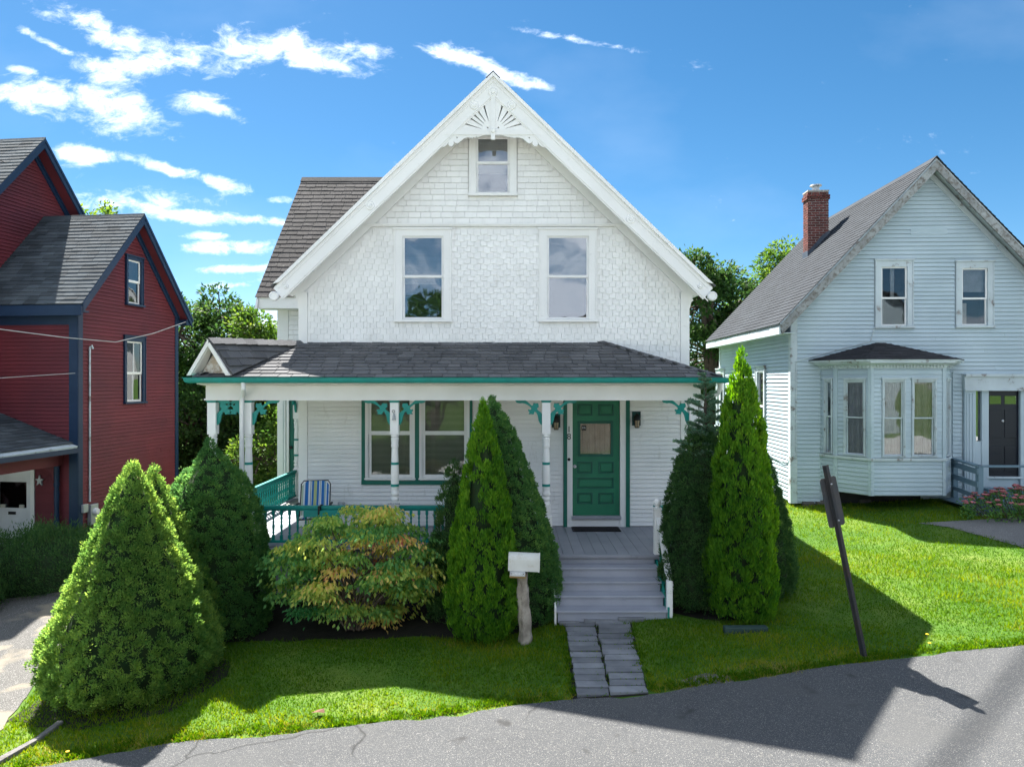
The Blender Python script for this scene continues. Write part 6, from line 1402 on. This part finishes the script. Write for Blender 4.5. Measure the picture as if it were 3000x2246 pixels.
tree('far_tree', 'distant low tree row beyond the left yards', -30, 48, [(-30,48,-1,5,4,3),(-23,50,-1.4,4,4,2.4),(-38,47,-.6,5,4,3)], 9000, .4, DECD, 95, .4, gap=.8)
tree('far_tree', 'distant trees on the skyline past the pale house', 30, 48, [(24,48,-1,4,4,2.6),(32,50,-.4,5,4,3),(41,48,-1,5,4,3)], 9000, .4, DECD, 97, .4, gap=.8)
tree('far_tree', 'distant trees behind the white house along the back fields', 4, 56, [(-4,56,-1,5,4,2.6),(5,58,-.6,5,4,3),(13,55,-1.2,4.5,4,2.4)], 9000, .4, DECD, 99, .4, gap=.8)
tree('far_tree', 'distant trees behind the red house along the back fields', -14, 54, [(-19,55,-.8,5,4,2.8),(-11,54,-1.2,5,4,2.4)], 7000, .4, DECD, 100, .4, gap=.8)
# dark hedge before the red house porch
def hedge(name, label, cx, cy, L, wid, h, yaw, m, seed, n=26000, leaf=(.075,.018)):
    t = thing(name, (cx, cy, G(cx, cy)), label, 'shrub'); r_ = np.random.default_rng(seed); Ps, Ds, Ts = [], [], []
    c, s = math.cos(R(yaw)), math.sin(R(yaw)); K = n//40
    u = r_.uniform(-1, 1, K); f = r_.uniform(-.1, math.pi+.1, K)
    hh = h*(1+.18*nz3(np.stack([u*L, u*0, u*0], 1), 1.6, seed)); lx = u*L/2; ly = np.cos(f)*wid/2*np.sqrt(np.clip(1-u**6, .05, 1)); lz = np.sin(f)**.7*hh*np.sqrt(np.clip(1-u**6, .1, 1))
    lz = np.nan_to_num(lz, nan=.1); rr_ = r_.uniform(.82, 1.06, K); ly *= rr_; lz *= rr_
    C = np.stack([cx+lx*c-ly*s, cy+lx*s+ly*c, Gn(cx+lx*c, cy+lx*s)+lz], 1); rep = np.repeat(np.arange(K), 40)
    q = r_.normal(size=(len(rep), 3))*.085; P = C[rep]+q; P[:, 2] = np.maximum(P[:, 2], Gn(P[:, 0], P[:, 1])+.02)
    out_ = nrmz(np.stack([-ly*s, ly*c, lz*1.2], 1)+1e-3); D = out_[rep]+np.array([.1, -.1, .5])+r_.normal(size=(len(rep), 3))*.5
    leaves('foliage', m, t, P, D, leaf[0]*r_.uniform(.6, 1.4, len(rep)), leaf[1], .42+r_.normal(size=len(rep))*.17)
    mb = MB(); nn = 22
    for i in range(nn+1):
        uu = i/nn*2-1; k = math.sqrt(max(1-abs(uu)**6, .04))
        for j in range(11):
            a = math.pi*j/10; x_ = cx+uu*L/2*.95*c-math.cos(a)*wid/2*.82*k*s; y_ = cy+uu*L/2*.95*s+math.cos(a)*wid/2*.82*k*c
            mb.v.append((x_, y_, G(x_, y_)+max(math.sin(a), .0)**.7*h*.84*k))
    for i in range(nn):
        for j in range(10): mb.f.append((i*11+j, i*11+j+1, (i+1)*11+j+1, (i+1)*11+j))
    mb.build('inner_twigs', HULLM, t, smooth=True); return t
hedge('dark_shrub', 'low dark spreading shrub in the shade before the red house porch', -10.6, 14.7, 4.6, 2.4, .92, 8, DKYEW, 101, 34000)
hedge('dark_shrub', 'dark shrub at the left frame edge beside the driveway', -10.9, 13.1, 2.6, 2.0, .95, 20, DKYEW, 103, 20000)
# sedum clump by the pale house deck
def sedum():
    cx, cy = 10.75, 15.0; g = G(cx, cy); t = thing('sedum_plant', (cx, cy, g), 'low clump of dusty pink sedum flowers before the blue-grey deck', 'flowers'); r_ = np.random.default_rng(107)
    Ps, Ds = [], []; st = MB(); hd = MB(); n = 110
    for i in range(n):
        a = r_.random()*6.28; q = math.sqrt(r_.random()); x, y = cx+.25+q*math.cos(a)*1.45, cy+q*math.sin(a)*.55; h = (.40+.26*(1-q))*r_.uniform(.85, 1.15); z = G(x, y)
        st.tube([(x*.7+cx*.3+.08, y*.8+cy*.2, z), (x, y, z+h)], [.008, .005], 4)
        k = 26; P = np.stack([x+r_.normal(size=k)*.05, y+r_.normal(size=k)*.05, z+r_.random(k)*h*.95], 1); Ps.append(P); Ds.append(r_.normal(size=(k, 3))+np.array([0, -.2, .5]))
        for j in range(7):
            b = r_.random()*6.28; w = r_.random()*.045; M = Matrix.Translation((x+w*math.cos(b), y+w*math.sin(b), z+h-.01-.01*r_.random())); hd.lathe(M, [(.012,0),(.028,.012),(.026,.024),(.008,.032)], 6)
    st.build('stems', BARK, t, kind='stuff'); hd.build('flower_heads', PINK, t, kind='stuff'); P = np.concatenate(Ps); leaves('leaf_mass', YEW, t, P, np.concatenate(Ds), .07, .035, .55+r_.normal(size=len(P))*.2)
sedum()

# ------------------------------------------------------------------ grass
def inpoly(x, y, poly):
    r = np.zeros(len(x), bool); n = len(poly); j = n-1
    for i in range(n):
        xi, yi = poly[i]; xj, yj = poly[j]
        c = ((yi > y) != (yj > y)) & (x < (xj-xi)*(y-yi)/((yj-yi) if yj != yi else 1e-9)+xi); r ^= c; j = i
    return r
def grass():
    ex, ey = [e[0] for e in EDGE], [e[1] for e in EDGE]; out = []
    for (x0, x1, y0, y1, dens, H) in ((-6.6,13.5,7.4,10.8,2300,.042), (-6.6,13.5,10.8,13.5,1400,.048), (3.2,14,13.5,18,900,.05), (-9,-5.5,13,22,350,.07), (3.4,7,17,26,300,.07), (-8.6,-5.4,11,13,900,.055)):
        n = int((x1-x0)*(y1-y0)*dens); x = rng.uniform(x0, x1, n); y = rng.uniform(y0, y1, n)
        e = np.interp(x, ex, ey); wob = .05*np.sin(x*5.1)+.03*np.sin(x*13+1)+.02*np.sin(x*31)
        k = y > e+wob-.05+rng.random(n)*.05
        k &= np.abs(x) < .78*y+.6
        pth = inpoly(x, y, [(.74,8.4),(1.68,8.4),(1.84,10.95),(2.05,10.95),(2.05,11),(.72,11),(.80,10.9)]); fringe = rng.random(n) < .035
        k &= ~pth | fringe
        k &= ~inpoly(x, y, [(.68,10.85),(2.45,10.85),(2.45,12.5),(.68,12.5)])
        k &= ~inpoly(x, y, [(-5.4,12.4),(3.3,12.4),(3.3,24),(-5.4,24)])
        for b in (BED1, BED2): k &= ~inpoly(x, y, b) | (rng.random(n) < .25*np.clip(1-(np.interp(x, [p[0] for p in BED1[:6]], [0]*6))*0, 0, 1)*((y < 10.5).astype(float)))
        k &= ~inpoly(x, y, [(-6.05,7.0),(-6.3,8.9),(-6.85,10.6),(-7.55,12.6),(-8.1,15),(-8.6,22),(-16,22),(-16,7)])
        k &= ~inpoly(x, y, [(8.65,14.9),(9.05,14.45),(9.25,13.8),(9.5,12.9),(10.0,11.4),(10.4,9.6),(20,9.6),(20,14.75)])
        k &= ~((x > 6.75) & (y > 17-.02*(x-6.7)) )
        k &= ~((x > 9.95) & (y > 15.2))
        x, y = x[k], y[k]; out.append(np.stack([x, y, np.full(len(x), H)], 1))
    A = np.concatenate(out); x, y, H = A.T; n = len(x); z = Gn(x, y)
    P2 = np.stack([x, y, x*0], 1); patch = nz3(P2, .9, 5); fine = nz3(P2, 3.5, 6)
    dry = np.clip(1-(y-np.interp(x, ex, ey))/.75, 0, 1)*.36+np.clip(nz3(P2, .55, 12)-.2, 0, 1)*.35
    far_b = .10*np.clip((y-12)/3, 0, 1)*(x > 4)
    tint = .40+.22*patch+.16*fine+dry+far_b+rng.normal(size=n)*.12
    h = H*rng.uniform(.6, 1.35, n)*(1+.55*patch+.25*fine)*np.where(dry > .35, .8, 1); a = rng.random(n)*6.28; w = rng.uniform(.005, .009, n)
    ln = np.stack([rng.normal(size=n)*.45*h, rng.normal(size=n)*.45*h, h], 1); B = np.stack([x, y, z-.004], 1); S = np.stack([np.cos(a)*w, np.sin(a)*w, 0*a], 1)
    V = np.stack([B-S, B+S, B+ln], 1).reshape(-1, 3); Q = np.arange(3*n).reshape(n, 3)
    o = fast_mesh('grass', V, Q, GRASS, None, np.repeat(np.clip(tint, 0, 1), 3), 'stuff'); tag(o, 'short mown green grass covering the front lawns, drier along the road', 'grass')
    # taller tufts and broad weeds along the edges
    K = 900; tx = rng.uniform(-5.6, 9, K); ty = np.interp(tx, ex, ey)+np.abs(rng.normal(size=K))*.10+.02
    sel = ~inpoly(tx, ty, [(.6,8),(1.8,8),(1.9,9.2),(.6,9.2)]); tx, ty = tx[sel], ty[sel]
    px_ = rng.uniform(.70, .80, 40); py_ = rng.uniform(8.7, 10.8, 40); tx = np.concatenate([tx, px_, px_+.98+.0]); ty = np.concatenate([ty, py_, py_])
    rep = np.repeat(np.arange(len(tx)), 14); m_ = len(rep); B = np.stack([tx[rep]+rng.normal(size=m_)*.025, ty[rep]+rng.normal(size=m_)*.02, Gn(tx[rep], ty[rep])], 1)
    D = rng.normal(size=(m_, 3))*np.array([.7,.7,.2])+np.array([0,0,.9]); o = leaves('edge_weeds', GRASS, None, B, D, rng.uniform(.03, .085, m_), rng.uniform(.008, .016, m_), .35+rng.normal(size=m_)*.15, 'stuff'); tag(o, 'loose tufts of weeds fringing the road edge and the slate walk', 'weeds')
grass()
# moss and tufts between the slabs, fallen leaves, dandelions
K = 900; mx_ = np.where(rng.random(K) < .55, 1.235+rng.normal(size=K)*.02, rng.uniform(.82, 1.7, K)); my_ = np.where(np.abs(mx_-1.24) < .06, rng.uniform(8.65, 10.8, K), 8.65+.172*rng.integers(0, 13, K)+rng.normal(size=K)*.006)
mx_ = mx_+(my_-8.65)*.04; B = np.stack([mx_, my_, Gn(mx_, my_)+.015], 1); o = leaves('walk_moss', GRASS, None, B, rng.normal(size=(K, 3))+np.array([0,0,.6]), .035, .012, .35+rng.normal(size=K)*.2, 'stuff'); tag(o, 'moss and grass sprouting in the joints of the slate walk', 'moss')
for i, (x, y, lab) in enumerate(((5.62,9.62,'yellow dandelion in the sunny grass right of the leaning sign'), (5.50,9.36,'yellow dandelion nearest the road, right of the leaning sign'), (-5.05,8.06,'yellow dandelion at the lower left lawn corner'))):
    g = G(x, y); t = thing('dandelion', (x, y, g), lab, 'flower'); MB().tube([(x, y, g), (x+.005, y, g+.06)], .003, 5).build('stem', BARK, t)
    MB().lathe(Matrix.Translation((x+.005, y, g+.06)), [(.006,0),(.020,.006),(.020,.012),(.005,.016)], 9).build('flower_head', YEL, t)
t = thing('dry_leaf', (-2.35, 8.62, G(-2.35,8.62)), 'crumpled brown leaf on the sunny grass near the road', 'leaf')
g = G(-2.35, 8.62)+.05; MB().add(I4, [(-2.43,8.60,g),(-2.36,8.57,g+.02),(-2.27,8.60,g),(-2.29,8.66,g+.025),(-2.37,8.67,g+.005)], [(0,1,4),(1,3,4),(1,2,3)]).build('leaf_blade', mat('brown_leaf', (.14,.06,.03), bump=0), t)

# ------------------------------------------------------------------ unseen far side of the street, invented to bounce light and fill window reflections
CONC = ground_mat('pale_bounce_concrete', [(.3,(.56,.55,.52)),(.7,(.62,.61,.58))], .6, spk=[(40,.6,.7,(.35,.34,.32))], bump=.3, bs=60)
mb = MB(); xs_ = list(np.arange(-44, 44.1, 2))
for x in xs_:
    e = edge_y(x)-9.6
    for y in (e, e-4, e-8, e-13): mb.v.append((x, y, G(x, max(y, -6))+.035))
for i in range(len(xs_)-1):
    for j in range(3): k = 4*i+j; mb.f.append((k+1, k+5, k+4, k))
mb.build('bounce_forecourt', CONC, None, kind='structure')  # pale ground added as a reflector to brighten the shaded fronts
TAN_ = mat('tan_clapboard', (.20,.15,.10), (.16,.12,.08), rand=.04)
for (x, y, w, h, wallm, lab) in ((-16,-15,10,6.4,WCLAP,'white clapboard house across the street with a brown roof'), (6.5,-15.5,9,6.6,TAN_,'tan gabled house across the street facing the white house'), (21,-15,9,6.6,PALE,'pale house across the street at the right end')):
    g = G(x, -6); t = thing('neighbour_house', (x, y, g), lab, 'house'); Mn = Fr(x+w/2, y, 0, 180); z1 = g+h; za = z1+w*.42
    MB().prism(Mn, [(0,g-.3),(w,g-.3),(w,z1),(w/2,za),(0,z1)], 0, 9).build('wall', wallm, t)
    mb = MB()
    for s in (-1, 1): mb.prism(Mn, [(w/2,za+.15),(w/2+s*(w/2+.4),z1-.2),(w/2+s*(w/2+.4),z1-.32),(w/2,za+.03)], -.4, 9.3)
    mb.build('roof', OLDROOF, t)
    for (a, b) in ((1,1),(w-2,1),(1,3.9),(w-2,3.9),(w/2-.5,3.9),(w/2-.5,6.6)):
        wn = MB().box(Mn, a-.1, a+1.1, -.05, 0, g+b-.1, g+b+1.6).build('window', PALET, t); MB().box(Mn, a, a+1, -.06, -.05, g+b, g+b+1.5).build('pane', BLACK, wn)
    dr = MB().box(Mn, w/2-.5, w/2+.5, -.06, 0, g, g+2.1).build('door', NVD, t); MB().lathe(Mn @ Matrix.Translation((w/2+.4,-.06,g+1)) @ Matrix.Rotation(R(90),4,'X'), [(.03,0),(.03,.04)], 8).build('handle', GALV, dr)
tree('street_tree', 'leafy tree across the street left of the tan house', -5.0, -17, [(-5,-17,1.2,3.6,2.6,2.8),(-7.5,-17.5,-.6,2.2,2,1.8),(-2.3,-17,-.2,2,2,2),(-5,-17,3.6,2,1.8,1.6)], 7000, .34, DECD, 111, .3, gap=.5)
tree('street_tree', 'leafy tree across the street right of the tan house', 13.6, -17, [(13.6,-17,.8,2.6,2.4,2.8),(13.6,-17,-1.8,2.2,2,1.4)], 4000, .34, DECD, 113, .3, gap=.5)
hedge('street_hedge', 'clipped hedge along the yards across the street', -4.5, -13.4, 13, 1.4, 1.9, 0, DKYEW, 115, 9000, (.16,.07))  # unseen hedge added to keep the bright lawn out of the panes
